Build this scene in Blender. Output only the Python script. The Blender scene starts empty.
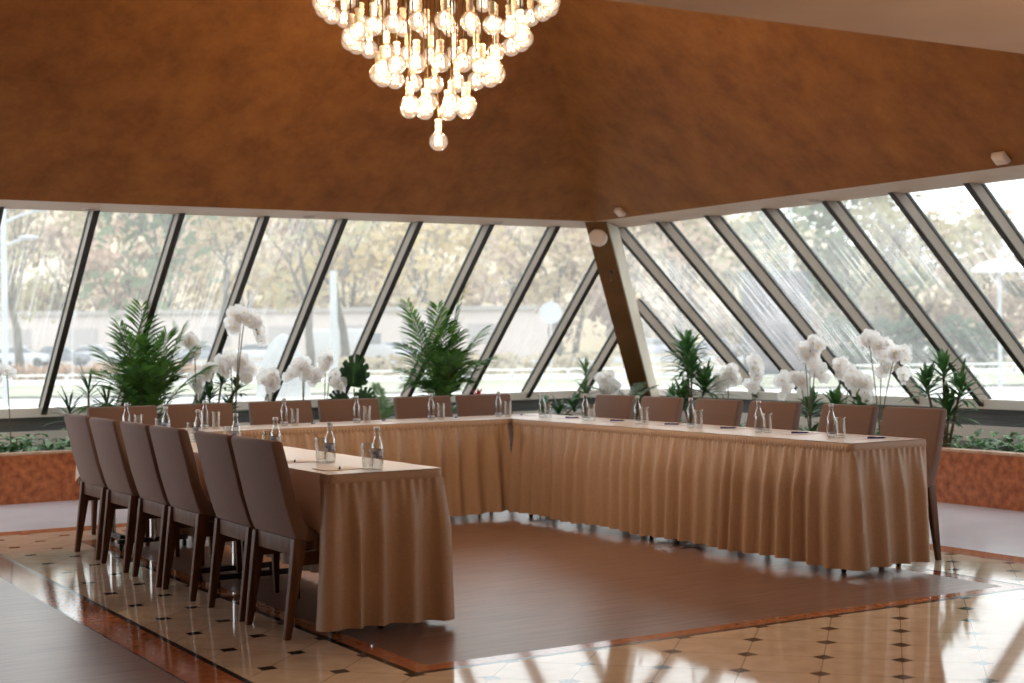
import bpy, bmesh, math, random
from mathutils import Vector, Matrix
R = random.Random(7)
PI = math.pi
scn = bpy.context.scene
COL = scn.collection

# ------------------------------------------------------------------ helpers
def tag(o, label=None, cat=None, group=None, kind=None):
    if label: o['label'] = label
    if cat: o['category'] = cat
    if group: o['group'] = group
    if kind: o['kind'] = kind
    return o

class MB:
    """collects shapes that become ONE mesh object"""
    def __init__(s): s.v = []; s.f = []; s.m = []; s.mi = 0
    def add(s, vs, fs):
        b = len(s.v); s.v += [tuple(p) for p in vs]
        for f in fs: s.f.append([i + b for i in f]); s.m.append(s.mi)
    def box(s, x0, x1, y0, y1, z0, z1):
        s.add([(x0,y0,z0),(x1,y0,z0),(x1,y1,z0),(x0,y1,z0),(x0,y0,z1),(x1,y0,z1),(x1,y1,z1),(x0,y1,z1)],
              [(0,3,2,1),(4,5,6,7),(0,1,5,4),(1,2,6,5),(2,3,7,6),(3,0,4,7)])
    def hexa(s, a, b):
        """a, b: 4-corner loops"""
        s.add(list(a) + list(b), [(3,2,1,0),(4,5,6,7),(0,1,5,4),(1,2,6,5),(2,3,7,6),(3,0,4,7)])
    def tube(s, pts, rad, n=8, cap=True):
        pts = [Vector(p) for p in pts]
        rads = rad if isinstance(rad, (list, tuple)) else [rad] * len(pts)
        rings = []
        up = None
        for i, p in enumerate(pts):
            t = (pts[min(i+1, len(pts)-1)] - pts[max(i-1, 0)]).normalized()
            if up is None: up = Vector((0,0,1)) if abs(t.z) < .9 else Vector((1,0,0))
            a = t.cross(up).normalized(); b = t.cross(a).normalized(); up = -b if False else up
            rings.append([p + (a*math.cos(2*PI*k/n) + b*math.sin(2*PI*k/n))*rads[i] for k in range(n)])
        vs = [q for r in rings for q in r]; fs = []
        for i in range(len(pts)-1):
            for k in range(n):
                fs.append((i*n+k, i*n+(k+1) % n, (i+1)*n+(k+1) % n, (i+1)*n+k))
        if cap:
            fs.append(tuple(range(n))); fs.append(tuple(reversed(range((len(pts)-1)*n, len(pts)*n))))
        s.add(vs, fs)
    def lathe(s, prof, c=(0,0,0), n=16, capb=True, capt=True):
        vs = []; fs = []
        for r, z in prof:
            for k in range(n):
                a = 2*PI*k/n; vs.append((c[0]+r*math.cos(a), c[1]+r*math.sin(a), c[2]+z))
        for i in range(len(prof)-1):
            for k in range(n):
                fs.append((i*n+k, i*n+(k+1) % n, (i+1)*n+(k+1) % n, (i+1)*n+k))
        if capb: fs.append(tuple(reversed(range(n))))
        if capt: fs.append(tuple(range((len(prof)-1)*n, len(prof)*n)))
        s.add(vs, fs)
    def sphere(s, c, r, u=12, v=8, sx=1, sy=1, sz=1):
        prof = []
        vs = [(c[0], c[1], c[2]-r*sz)]
        for i in range(1, v):
            t = -PI/2 + PI*i/v
            for k in range(u):
                a = 2*PI*k/u
                vs.append((c[0]+r*sx*math.cos(t)*math.cos(a), c[1]+r*sy*math.cos(t)*math.sin(a), c[2]+r*sz*math.sin(t)))
        vs.append((c[0], c[1], c[2]+r*sz)); fs = []
        for k in range(u): fs.append((0, 1+(k+1) % u, 1+k))
        for i in range(v-2):
            for k in range(u):
                fs.append((1+i*u+k, 1+i*u+(k+1) % u, 1+(i+1)*u+(k+1) % u, 1+(i+1)*u+k))
        L = len(vs)-1; b = 1+(v-2)*u
        for k in range(u): fs.append((L, b+k, b+(k+1) % u))
        s.add(vs, fs)
    def build(s, name, mats, parent=None, smooth=False, loc=None, bevel=0, seg=2):
        me = bpy.data.meshes.new(name)
        me.from_pydata(s.v, [], s.f); me.update()
        if not isinstance(mats, (list, tuple)): mats = [mats]
        for m in mats: me.materials.append(m)
        me.polygons.foreach_set('material_index', s.m)
        if bevel:
            bm = bmesh.new(); bm.from_mesh(me)
            bmesh.ops.remove_doubles(bm, verts=bm.verts, dist=1e-5)
            es = [e for e in bm.edges if len(e.link_faces) == 2 and e.calc_face_angle(0) > .6]
            bmesh.ops.bevel(bm, geom=es, offset=bevel, segments=seg, affect='EDGES', profile=.5, clamp_overlap=True)
            bm.to_mesh(me); bm.free(); smooth = True
        if smooth:
            me.polygons.foreach_set('use_smooth', [True]*len(me.polygons))
            try: me.set_sharp_from_angle(angle=math.radians(40))
            except Exception: pass
        o = bpy.data.objects.new(name, me); COL.objects.link(o)
        if loc: o.location = loc
        if parent: o.parent = parent
        return o

def empty(name, loc=(0,0,0), rz=0):
    o = bpy.data.objects.new(name, None); COL.objects.link(o)
    o.location = tuple(loc) if len(loc) == 3 else (loc[0], loc[1], 0); o.rotation_euler = (0,0,rz); o.empty_display_size = .1
    return o
def dup(o, parent=None):
    c = o.copy(); COL.objects.link(c)
    if parent is not None: c.parent = parent
    for ch in list(o.children): dup(ch, c)
    return c

# ------------------------------------------------------------------ materials
def nodes(name):
    m = bpy.data.materials.new(name); m.use_nodes = True
    nt = m.node_tree; nt.nodes.clear()
    out = nt.nodes.new('ShaderNodeOutputMaterial')
    return m, nt, out
def N(nt, t, **kw):
    n = nt.nodes.new(t)
    for k, v in kw.items():
        if k in n.inputs: n.inputs[k].default_value = v
        else: setattr(n, k, v)
    return n
def rgb(c): return (c[0], c[1], c[2], 1)
def coords(nt, scale=(1,1,1), space='Object', rot=(0,0,0)):
    tc = N(nt, 'ShaderNodeTexCoord'); mp = N(nt, 'ShaderNodeMapping')
    mp.inputs['Scale'].default_value = scale; mp.inputs['Rotation'].default_value = rot
    nt.links.new(tc.outputs[space], mp.inputs['Vector']); return mp.outputs['Vector']
def pmat(name, c1, c2=None, rough=.5, scale=8, stretch=(1,1,1), detail=4, metal=0, spec=.5, bump=0, sheen=0, sub=0, lo=.35, hi=.65, rough2=None, transl=None, rot=(0,0,0), nrough=.5):
    m, nt, out = nodes(name)
    b = N(nt, 'ShaderNodeBsdfPrincipled')
    b.inputs['Roughness'].default_value = rough; b.inputs['Metallic'].default_value = metal
    b.inputs['Specular IOR Level'].default_value = spec
    if sheen: b.inputs['Sheen Weight'].default_value = sheen
    vec = coords(nt, stretch, rot=rot)
    nz = N(nt, 'ShaderNodeTexNoise'); nz.inputs['Scale'].default_value = scale; nz.inputs['Detail'].default_value = detail; nz.inputs['Roughness'].default_value = nrough
    nt.links.new(vec, nz.inputs['Vector'])
    rp = N(nt, 'ShaderNodeValToRGB')
    rp.color_ramp.elements[0].position = lo; rp.color_ramp.elements[1].position = hi
    rp.color_ramp.elements[0].color = rgb(c1); rp.color_ramp.elements[1].color = rgb(c2 or c1)
    nt.links.new(nz.outputs['Fac'], rp.inputs['Fac']); nt.links.new(rp.outputs['Color'], b.inputs['Base Color'])
    if bump:
        bp = N(nt, 'ShaderNodeBump'); bp.inputs['Strength'].default_value = bump; bp.inputs['Distance'].default_value = .01
        nt.links.new(nz.outputs['Fac'], bp.inputs['Height']); nt.links.new(bp.outputs['Normal'], b.inputs['Normal'])
    if transl:
        tr = N(nt, 'ShaderNodeBsdfTranslucent'); mx = N(nt, 'ShaderNodeMixShader'); mx.inputs[0].default_value = transl
        nt.links.new(rp.outputs['Color'], tr.inputs['Color'])
        nt.links.new(b.outputs[0], mx.inputs[1]); nt.links.new(tr.outputs[0], mx.inputs[2]); nt.links.new(mx.outputs[0], out.inputs[0])
    else: nt.links.new(b.outputs[0], out.inputs[0])
    return m
def glassmat(name, tint=(1,1,1), edge=.5, base=.04, rough=.02):
    """thin clear glass: see-through, mirror-like towards its rim"""
    m, nt, out = nodes(name)
    t = N(nt, 'ShaderNodeBsdfTransparent'); t.inputs[0].default_value = rgb(tint)
    g = N(nt, 'ShaderNodeBsdfGlossy'); g.inputs['Roughness'].default_value = rough
    lw = N(nt, 'ShaderNodeLayerWeight'); lw.inputs['Blend'].default_value = edge
    ma = N(nt, 'ShaderNodeMath', operation='MULTIPLY_ADD'); ma.inputs[1].default_value = .75; ma.inputs[2].default_value = base
    nt.links.new(lw.outputs['Facing'], ma.inputs[0])
    mx = N(nt, 'ShaderNodeMixShader'); nt.links.new(ma.outputs[0], mx.inputs[0])
    nt.links.new(t.outputs[0], mx.inputs[1]); nt.links.new(g.outputs[0], mx.inputs[2]); nt.links.new(mx.outputs[0], out.inputs[0])
    return m
def panemat(name, axis):
    """window glass with rain streaks and dust running down the slope"""
    m, nt, out = nodes(name)
    t = N(nt, 'ShaderNodeBsdfTransparent'); t.inputs[0].default_value = (.93,.96,.95,1)
    g = N(nt, 'ShaderNodeBsdfGlossy'); g.inputs['Roughness'].default_value = .03
    lw = N(nt, 'ShaderNodeLayerWeight'); lw.inputs['Blend'].default_value = .5
    pw = N(nt, 'ShaderNodeMath', operation='POWER'); nt.links.new(lw.outputs['Facing'], pw.inputs[0]); pw.inputs[1].default_value = 4.5
    pa = N(nt, 'ShaderNodeMath', operation='MULTIPLY_ADD'); nt.links.new(pw.outputs[0], pa.inputs[0]); pa.inputs[1].default_value = .8; pa.inputs[2].default_value = .03
    mx = N(nt, 'ShaderNodeMixShader'); nt.links.new(pa.outputs[0], mx.inputs[0])
    nt.links.new(t.outputs[0], mx.inputs[1]); nt.links.new(g.outputs[0], mx.inputs[2])
    d = N(nt, 'ShaderNodeBsdfTranslucent'); d.inputs[0].default_value = (.9,.9,.88,1)
    d2 = N(nt, 'ShaderNodeBsdfDiffuse'); d2.inputs[0].default_value = (.8,.8,.78,1)
    dm = N(nt, 'ShaderNodeMixShader'); dm.inputs[0].default_value = .3
    nt.links.new(d.outputs[0], dm.inputs[1]); nt.links.new(d2.outputs[0], dm.inputs[2])
    vec = coords(nt, (30,.6,.6) if axis == 'x' else (.6,30,.6))
    n1 = N(nt, 'ShaderNodeTexNoise'); n1.inputs['Scale'].default_value = 2.2; n1.inputs['Detail'].default_value = 5
    nt.links.new(vec, n1.inputs['Vector'])
    vec2 = coords(nt, (1,1,1))
    n2 = N(nt, 'ShaderNodeTexNoise'); n2.inputs['Scale'].default_value = .9; n2.inputs['Detail'].default_value = 2
    nt.links.new(vec2, n2.inputs['Vector'])
    n3 = N(nt, 'ShaderNodeTexNoise'); n3.inputs['Scale'].default_value = 60; n3.inputs['Detail'].default_value = 2
    nt.links.new(vec2, n3.inputs['Vector'])
    r1 = N(nt, 'ShaderNodeMapRange'); r1.inputs[1].default_value = .45; r1.inputs[2].default_value = .8
    nt.links.new(n1.outputs['Fac'], r1.inputs[0])
    r2 = N(nt, 'ShaderNodeMapRange'); r2.inputs[1].default_value = .4; r2.inputs[2].default_value = .65
    nt.links.new(n2.outputs['Fac'], r2.inputs[0])
    mu = N(nt, 'ShaderNodeMath', operation='MULTIPLY'); nt.links.new(r1.outputs[0], mu.inputs[0]); nt.links.new(r2.outputs[0], mu.inputs[1])
    mu2 = N(nt, 'ShaderNodeMath', operation='MULTIPLY'); nt.links.new(mu.outputs[0], mu2.inputs[0]); nt.links.new(n3.outputs['Fac'], mu2.inputs[1])
    ma = N(nt, 'ShaderNodeMath', operation='MULTIPLY_ADD'); ma.inputs[1].default_value = STREAK*(.6 if axis == 'x' else 1.35); ma.inputs[2].default_value = DUST
    nt.links.new(mu2.outputs[0], ma.inputs[0])
    fx = N(nt, 'ShaderNodeMixShader'); nt.links.new(ma.outputs[0], fx.inputs[0])
    nt.links.new(mx.outputs[0], fx.inputs[1]); nt.links.new(dm.outputs[0], fx.inputs[2]); nt.links.new(fx.outputs[0], out.inputs[0])
    return m
STREAK, DUST = .85, .085

def tilemat():
    m, nt, out = nodes('polished cream tile with dark insets')
    b = N(nt, 'ShaderNodeBsdfPrincipled'); b.inputs['Roughness'].default_value = .06; b.inputs['Specular IOR Level'].default_value = .55
    tc = N(nt, 'ShaderNodeTexCoord'); sp = N(nt, 'ShaderNodeSeparateXYZ'); nt.links.new(tc.outputs['Object'], sp.inputs[0])
    S = .2255
    def M(op, a, bb=None, c=None):
        n = N(nt, 'ShaderNodeMath', operation=op)
        for i, x in enumerate((a, bb, c)):
            if x is None: continue
            if isinstance(x, (int, float)): n.inputs[i].default_value = x
            else: nt.links.new(x, n.inputs[i])
        return n.outputs[0]
    u = M('DIVIDE', M('SUBTRACT', sp.outputs[0], 2.331), S); v = M('DIVIDE', M('SUBTRACT', sp.outputs[1], 8.125), S)
    a = M('MULTIPLY', M('ADD', u, v), .5); bq = M('MULTIPLY', M('SUBTRACT', u, v), .5)
    da = M('SUBTRACT', a, M('ROUND', a)); db = M('SUBTRACT', bq, M('ROUND', bq))
    du = M('ABSOLUTE', M('ADD', da, db)); dv = M('ABSOLUTE', M('SUBTRACT', da, db))
    ins = M('LESS_THAN', M('MAXIMUM', du, dv), .034/S)
    jo = M('LESS_THAN', M('MINIMUM', M('ABSOLUTE', da), M('ABSOLUTE', db)), .0016/S)
    nz = N(nt, 'ShaderNodeTexNoise'); nz.inputs['Scale'].default_value = 9; nz.inputs['Detail'].default_value = 6
    nt.links.new(tc.outputs['Object'], nz.inputs['Vector'])
    rp = N(nt, 'ShaderNodeValToRGB'); rp.color_ramp.elements[0].position = .3; rp.color_ramp.elements[1].position = .7
    rp.color_ramp.elements[0].color = (.66,.52,.38,1); rp.color_ramp.elements[1].color = (.78,.64,.49,1)
    nt.links.new(nz.outputs['Fac'], rp.inputs['Fac'])
    m1 = N(nt, 'ShaderNodeMix', data_type='RGBA'); nt.links.new(jo, m1.inputs['Factor']); nt.links.new(rp.outputs['Color'], m1.inputs[6]); m1.inputs[7].default_value = (.36,.28,.2,1)
    m2 = N(nt, 'ShaderNodeMix', data_type='RGBA'); nt.links.new(ins, m2.inputs['Factor']); nt.links.new(m1.outputs[2], m2.inputs[6]); m2.inputs[7].default_value = (.03,.02,.015,1)
    nt.links.new(m2.outputs[2], b.inputs['Base Color']); nt.links.new(b.outputs[0], out.inputs[0])
    return m
def emis(name, c, st):
    m, nt, out = nodes(name)
    e = N(nt, 'ShaderNodeEmission'); e.inputs[0].default_value = rgb(c); e.inputs[1].default_value = st
    nt.links.new(e.outputs[0], out.inputs[0]); return m
def bulbmat():
    m, nt, out = nodes('lit clear bulb glass')
    t = N(nt, 'ShaderNodeBsdfTransparent')
    tl = N(nt, 'ShaderNodeLayerWeight'); tl.inputs['Blend'].default_value = .35
    tr = N(nt, 'ShaderNodeValToRGB'); tr.color_ramp.elements[0].position = .3; tr.color_ramp.elements[0].color = (1,.97,.92,1)
    tr.color_ramp.elements[1].position = .85; tr.color_ramp.elements[1].color = (.62,.33,.12,1)
    nt.links.new(tl.outputs['Facing'], tr.inputs[0]); nt.links.new(tr.outputs[0], t.inputs[0])
    g = N(nt, 'ShaderNodeBsdfGlossy'); g.inputs['Roughness'].default_value = .02
    e = N(nt, 'ShaderNodeEmission'); e.inputs[0].default_value = (1,.78,.56,1)
    iv = N(nt, 'ShaderNodeMapRange'); iv.inputs[1].default_value = 0; iv.inputs[2].default_value = .8; iv.inputs[3].default_value = .30; iv.inputs[4].default_value = .10
    l3 = N(nt, 'ShaderNodeLayerWeight'); l3.inputs['Blend'].default_value = .5; nt.links.new(l3.outputs['Facing'], iv.inputs[0]); nt.links.new(iv.outputs[0], e.inputs[1])
    lw = N(nt, 'ShaderNodeLayerWeight'); lw.inputs['Blend'].default_value = .5
    mm = N(nt, 'ShaderNodeMath', operation='MULTIPLY'); mm.inputs[1].default_value = .45; nt.links.new(lw.outputs['Facing'], mm.inputs[0])
    mx = N(nt, 'ShaderNodeMixShader'); nt.links.new(mm.outputs[0], mx.inputs[0])
    nt.links.new(t.outputs[0], mx.inputs[1]); nt.links.new(g.outputs[0], mx.inputs[2])
    ad = N(nt, 'ShaderNodeAddShader'); nt.links.new(mx.outputs[0], ad.inputs[0]); nt.links.new(e.outputs[0], ad.inputs[1])
    nt.links.new(ad.outputs[0], out.inputs[0])
    try: m.cycles.emission_sampling = 'NONE'
    except Exception: pass
    return m

M = {}
M['bronze'] = pmat('mottled bronze plaster', (.165,.058,.012), (.325,.132,.03), rough=.6, scale=3.2, detail=15, nrough=.72, lo=.3, hi=.7, bump=.3, spec=.25)
M['cream'] = pmat('cream soffit paint', (.60,.43,.30), (.64,.47,.34), rough=.6, scale=3)
M['panelling'] = pmat('brown wall panelling', (.16,.09,.05), (.22,.13,.075), rough=.5, scale=3, stretch=(1,1,.1))
M['plaster'] = pmat('warm white plaster', (.7,.62,.53), (.74,.66,.57), rough=.7, scale=3)
M['wood_floor'] = pmat('dark laminate floor', (.115,.062,.048), (.31,.195,.16), rough=.29, scale=4, stretch=(.5,9,1), detail=10, nrough=.68, lo=.32, hi=.68, spec=.6)
M['tile'] = tilemat()
M['granite'] = pmat('red brown granite', (.34,.105,.042), (.54,.22,.10), rough=.08, scale=26, detail=8, lo=.3, hi=.72)
M['granite_planter'] = pmat('orange brown granite cladding', (.26,.062,.02), (.58,.20,.075), rough=.3, scale=16, detail=10, lo=.3, hi=.7)
M['strip_dark'] = pmat('black floor strip', (.02,.015,.012), rough=.12)
M['light_floor'] = pmat('pale grey polished floor', (.50,.515,.57), (.55,.565,.62), rough=.2, scale=2)
M['mullion'] = pmat('bronze grey mullion', (.25,.20,.155), (.28,.225,.175), rough=.5, scale=4)
M['mullion_shade'] = pmat('mullion front with painted shade', (.028,.02,.015), rough=.5)  # near-black tone paints in the shade on the mullions' inner faces
M['gasket'] = pmat('black glazing gasket', (.012,.015,.014), rough=.6)
M['beam'] = pmat('brown beam cladding', (.13,.058,.018), (.17,.08,.027), rough=.75, scale=3, spec=.15)
M['beam_side'] = pmat('pale beam reveal', (.44,.37,.28), rough=.6)
M['sill'] = pmat('white window board', (.75,.70,.66), rough=.4)
M['grille'] = pmat('dark convector grille', (.08,.09,.10), (.14,.15,.16), rough=.5, scale=2, stretch=(1,1,40))
M['soil'] = pmat('planting soil', (.03,.02,.014), (.06,.04,.03), rough=.95, scale=30)
M['taupe'] = pmat('taupe upholstery', (.165,.10,.080), (.195,.122,.10), rough=.75, scale=220, detail=2, sheen=.15, spec=.25)
M['walnut'] = pmat('walnut chair wood', (.070,.030,.015), (.14,.062,.032), rough=.55, scale=10, stretch=(3,3,.4), detail=5, spec=.3)
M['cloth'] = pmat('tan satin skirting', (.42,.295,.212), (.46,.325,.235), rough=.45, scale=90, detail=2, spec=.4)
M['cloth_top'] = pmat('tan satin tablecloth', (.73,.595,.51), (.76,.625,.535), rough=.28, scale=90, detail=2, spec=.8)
M['table_top'] = pmat('laminate table top', (.3,.22,.15), rough=.5)
M['black_metal'] = pmat('black painted steel', (.012,.012,.012), rough=.35)
M['chrome'] = pmat('chrome tube', (.6,.6,.6), rough=.15, metal=1)
M['glass'] = glassmat('clear tumbler glass', (.95,.96,.95), edge=.35, base=.07)
M['bottle'] = glassmat('clear bottle glass', (.88,.92,.92), edge=.45, base=.09)
M['label_blue'] = pmat('pale blue bottle label', (.18,.27,.52), (.6,.68,.8), rough=.4, scale=60, lo=.45, hi=.55)
M['cap'] = pmat('silver bottle cap', (.55,.55,.56), rough=.35, metal=.6)
M['paper'] = pmat('white note paper', (.80,.78,.80), rough=.6)
M['pen_blue'] = pmat('blue pen plastic', (.025,.03,.22), rough=.3)
M['edge_blue'] = pmat('pale violet binding', (.45,.45,.7), rough=.5)
M['pen_tip'] = pmat('dark pen tip', (.015,.015,.05), rough=.3)
M['palm'] = pmat('palm green', (.020,.075,.012), (.10,.23,.035), rough=.42, scale=9, transl=.3)
M['palm_pale'] = pmat('pale palm green', (.06,.13,.04), (.2,.3,.13), rough=.45, scale=9, transl=.35)
M['leaf_dark'] = pmat('dark glossy leaf', (.008,.035,.010), (.035,.10,.022), rough=.3, scale=12, transl=.2)
M['leaf_mid'] = pmat('mid green leaf', (.020,.075,.018), (.07,.17,.04), rough=.35, scale=12, transl=.25)
M['leaf_grey'] = pmat('grey green leaf', (.045,.08,.045), (.14,.20,.12), rough=.4, scale=12, transl=.25)
M['stem'] = pmat('green brown stem', (.07,.075,.03), (.13,.11,.05), rough=.6, scale=20)
M['bark_in'] = pmat('brown cane stem', (.09,.06,.035), (.16,.11,.07), rough=.8, scale=30)
M['petal'] = pmat('white orchid petal', (.86,.84,.83), (.92,.90,.89), rough=.5, scale=30, transl=.65)
M['lip'] = pmat('yellow pink orchid lip', (.85,.75,.5), (.85,.7,.65), rough=.5, scale=60)
M['red_leaf'] = pmat('red bract', (.35,.012,.02), (.5,.03,.04), rough=.4, scale=20)
M['white_plastic'] = pmat('cream plastic', (.72,.60,.50), rough=.45)
M['slot'] = pmat('dark recess', (.05,.035,.025), rough=.6)
M['socket'] = pmat('cream lamp socket', (.52,.42,.32), rough=.5)
M['bulb'] = bulbmat()
M['filament'] = emis('glowing filament', (1,.80,.58), 2.6)
try: M['filament'].cycles.emission_sampling = 'NONE'
except Exception: pass
M['brass'] = pmat('dark brass rod', (.14,.09,.045), rough=.4, metal=1)

# ------------------------------------------------------------------ geometry of the place
ZS = 2.468                        # soffit height
T = .95                           # rise of the glass per metre
XI, YI = 8.05, 11.82              # inner edge of the soffit on the glazed sides
XO, YO = 8.77, 12.58              # glass line at the soffit
X0, Y0 = .35, 4.105               # other two edges of the pyramid opening
AX, AY = 4.25, 8.0
TB = .92

# floor -----------------------------------------------------------
def build_floor():
    m = MB()
    def rect(x0, x1, y0, y1, mi):
        m.mi = mi; m.add([(x0,y0,0),(x1,y0,0),(x1,y1,0),(x0,y1,0)], [(0,1,2,3)])
    def ring(a, b, mi):
        (x0,x1,y0,y1), (u0,u1,v0,v1) = a, b
        rect(x0,x1,y0,v0,mi); rect(x0,x1,v1,y1,mi); rect(x0,u0,v0,v1,mi); rect(u1,x1,v0,v1,mi)
    A = (2.90,6.38,5.545,10.34); B = (2.81,6.47,5.45,10.43); Cc = (2.775,6.505,5.415,10.465)
    D = (2.185,7.10,1.5,11.07); E_ = (2.155,7.12,1.5,11.09); F_ = (1.965,7.30,1.5,11.28)
    G = (1.955,7.31,1.5,11.29)
    rect(*A, 0); ring(B, A, 1); ring(Cc, B, 2); ring(D, Cc, 3)
    def ring3(a, b, mi):
        (x0,x1,y0,y1), (u0,u1,v0,v1) = a, b
        rect(x0,x1,v1,y1,mi); rect(x0,u0,y0,v1,mi); rect(u1,x1,y0,v1,mi)
    ring3(E_, D, 2); ring3(F_, E_, 1); ring3(G, F_, 2)
    rect(-4,1.955,-5,9.6,0); rect(-4,1.955,9.6,11.29,4); rect(-4,9.3,11.29,13.4,4); rect(7.31,9.3,-5,11.29,4); rect(1.955,7.31,-5,1.5,0)
    o = m.build('floor', [M['wood_floor'],M['granite'],M['strip_dark'],M['tile'],M['light_floor']])
    tag(o, kind='structure')
build_floor()

# ceiling slab with the square opening under the pyramid
m = MB()
m.box(-4, XO, -5, Y0, ZS, ZS+.14); m.box(-4, X0, Y0, YO, ZS, ZS+.14)
m.box(X0, XO, YI, YO, ZS, ZS+.14); m.box(XI, XO, Y0, YI, ZS, ZS+.14)
tag(m.build('ceiling', M['cream']), kind='structure')

# bronze pyramid faces, each a thick slab
ZA = ZS + (XI-AX)*TB
apex = Vector((AX, AY, ZA))
cs = {'rb': Vector((XI,YI,ZS+.001)), 'lb': Vector((X0,YI,ZS+.001)), 'lf': Vector((X0,Y0,ZS+.001)), 'rf': Vector((XI,Y0,ZS+.001))}
for nm, a, b in (('wall_back','lb','rb'),('wall_right','rb','rf'),('wall_front','rf','lf'),('wall_left','lf','lb')):
    p, q = cs[a], cs[b]
    n = (q-p).cross(apex-p).normalized()
    if n.dot(Vector((AX,AY,0)) - p) > 0: n = -n
    off = n*.08
    m = MB(); m.add([p,q,apex,p+off,q+off,apex+off], [(0,1,2),(5,4,3),(0,3,4,1),(1,4,5,2),(2,5,3,0)])
    tag(m.build(nm, M['bronze']), kind='structure')

# unseen hall walls; side stretches added and panelling darkened to cut the light
m = MB(); m.box(-4, XO+1, -5.1, -5, 0, ZS); m.box(XO, XO+.1, -5, 2.40, 0, ZS); tag(m.build('wall_rear', M['panelling']), kind='structure')
m = MB(); m.box(-4.1, -4, -5, 8.2, 0, ZS); tag(m.build('wall_side_blocker', M['panelling']), kind='structure')

# mullions: inner face on the sloping planes, glass .16 behind
GD = .16
YP, XP = YO-GD, XO-GD
zb = .70
zp = .775
def slopeL(z, d=0): return YP + d + (ZS-z)/T
def slopeR(z, d=0): return XP + d + (ZS-z)/T
ti = [1]
def mull(loop_top, loop_bot, capt, capb, gt, gb):
    nm = 'trim_%d' % ti[0]; ti[0] += 1
    m = MB(); m.hexa(loop_bot, loop_top)
    o = m.build(nm, M['mullion']); tag(o, kind='structure')
    m = MB(); m.hexa(capb, capt); m.build('shaded_front', M['mullion_shade'], o)
    m = MB(); m.hexa(gb, gt); m.build('gasket', M['gasket'], o)
W = .045
left_edges = [.44, 1.21, 1.97, 2.74, 3.51, 4.24, 5.01, 5.76, 6.53, 7.30, 8.05, 8.81, 9.57]
right_edges = [13.15, 12.39, 11.63, 10.88, 10.09, 9.33, 8.57, 7.81, 7.05, 6.29, 5.53, 4.77, 4.0, 3.24]
for xe in left_edges:
    zt = min(ZS, ZS - (xe-XP)*T)
    def L(x0, x1, z, d0, d1): return [(x0,slopeL(z,d0),z),(x1,slopeL(z,d0),z),(x1,slopeL(z,d1),z),(x0,slopeL(z,d1),z)]
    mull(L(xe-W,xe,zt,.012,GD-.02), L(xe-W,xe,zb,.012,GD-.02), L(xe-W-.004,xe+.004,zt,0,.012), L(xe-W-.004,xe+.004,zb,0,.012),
         L(xe-W-.006,xe+.006,zt,GD-.02,GD+.02), L(xe-W-.006,xe+.006,zb,GD-.02,GD+.02))
for ye in right_edges:
    zt = min(ZS, ZS - (ye-YP)*T)
    def L(y0, y1, z, d0, d1): return [(slopeR(z,d0),y1,z),(slopeR(z,d0),y0,z),(slopeR(z,d1),y0,z),(slopeR(z,d1),y1,z)]
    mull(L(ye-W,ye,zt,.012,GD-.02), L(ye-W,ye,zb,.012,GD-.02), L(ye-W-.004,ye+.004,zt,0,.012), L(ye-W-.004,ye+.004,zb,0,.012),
         L(ye-W-.006,ye+.006,zt,GD-.02,GD+.02), L(ye-W-.006,ye+.006,zb,GD-.02,GD+.02))
# panes
M['pane_l'] = panemat('rain streaked glass on the back slope', 'x')
M['pane_r'] = panemat('rain streaked glass on the right slope', 'y')
wi = 1
ed = [-.3] + left_edges + [10.45]
for a, b in zip(ed[:-1], ed[1:]):
    def pt(x, z, d): return (x, slopeL(z, GD+d), z)
    def tz(x): return min(ZS, ZS-(x-XO)*T)
    x0, x1 = a+.006, b-W-.006
    vs = []
    for d in (0, .012): vs += [pt(x0,zp,d), pt(x1,zp,d), pt(x1,max(zp+.01,tz(x1)),d), pt(x0,tz(x0),d)]
    m = MB(); m.hexa(vs[:4], vs[4:])
    tag(m.build('window_%d' % wi, M['pane_l']), kind='structure'); wi += 1
ed = [14.1] + right_edges
for a, b in zip(ed[:-1], ed[1:]):
    def pt(y, z, d): return (slopeR(z, GD+d), y, z)
    def tz(y): return min(ZS, ZS-(y-YO)*T)
    y0, y1 = b+.006, a-W-.006
    vs = []
    for d in (0, .012): vs += [pt(y0,zp,d), pt(y1,zp,d), pt(y1,max(zp+.01,tz(y1)),d), pt(y0,tz(y0),d)]
    m = MB(); m.hexa(vs[:4], vs[4:])
    tag(m.build('window_%d' % wi, M['pane_r']), kind='structure'); wi += 1

# corner hip beam
hd = Vector((1,1,0)).normalized(); hs = Vector((1,-1,0)).normalized()
def hp(z, side, out):
    t = (ZS - z)/T
    return Vector((XI+t, YI+t, z)) + hs*side + hd*out
m = MB()
zt, zl = ZS+.10, .45
m.hexa([hp(zl,-.10,0),hp(zl,.10,0),hp(zl,.10,.62),hp(zl,-.10,.62)], [hp(zt,-.10,0),hp(zt,.10,0),hp(zt,.10,.62),hp(zt,-.10,.62)])
bo = m.build('pillar', M['beam']); tag(bo, kind='structure')
m = MB()
m.hexa([hp(zl,.101,.03),hp(zl,.112,.03),hp(zl,.112,.62),hp(zl,.101,.62)], [hp(ZS-.01,.101,.03),hp(ZS-.01,.112,.03),hp(ZS-.01,.112,.62),hp(ZS-.01,.101,.62)])
m.build('side_panel', M['beam_side'], bo)

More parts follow.
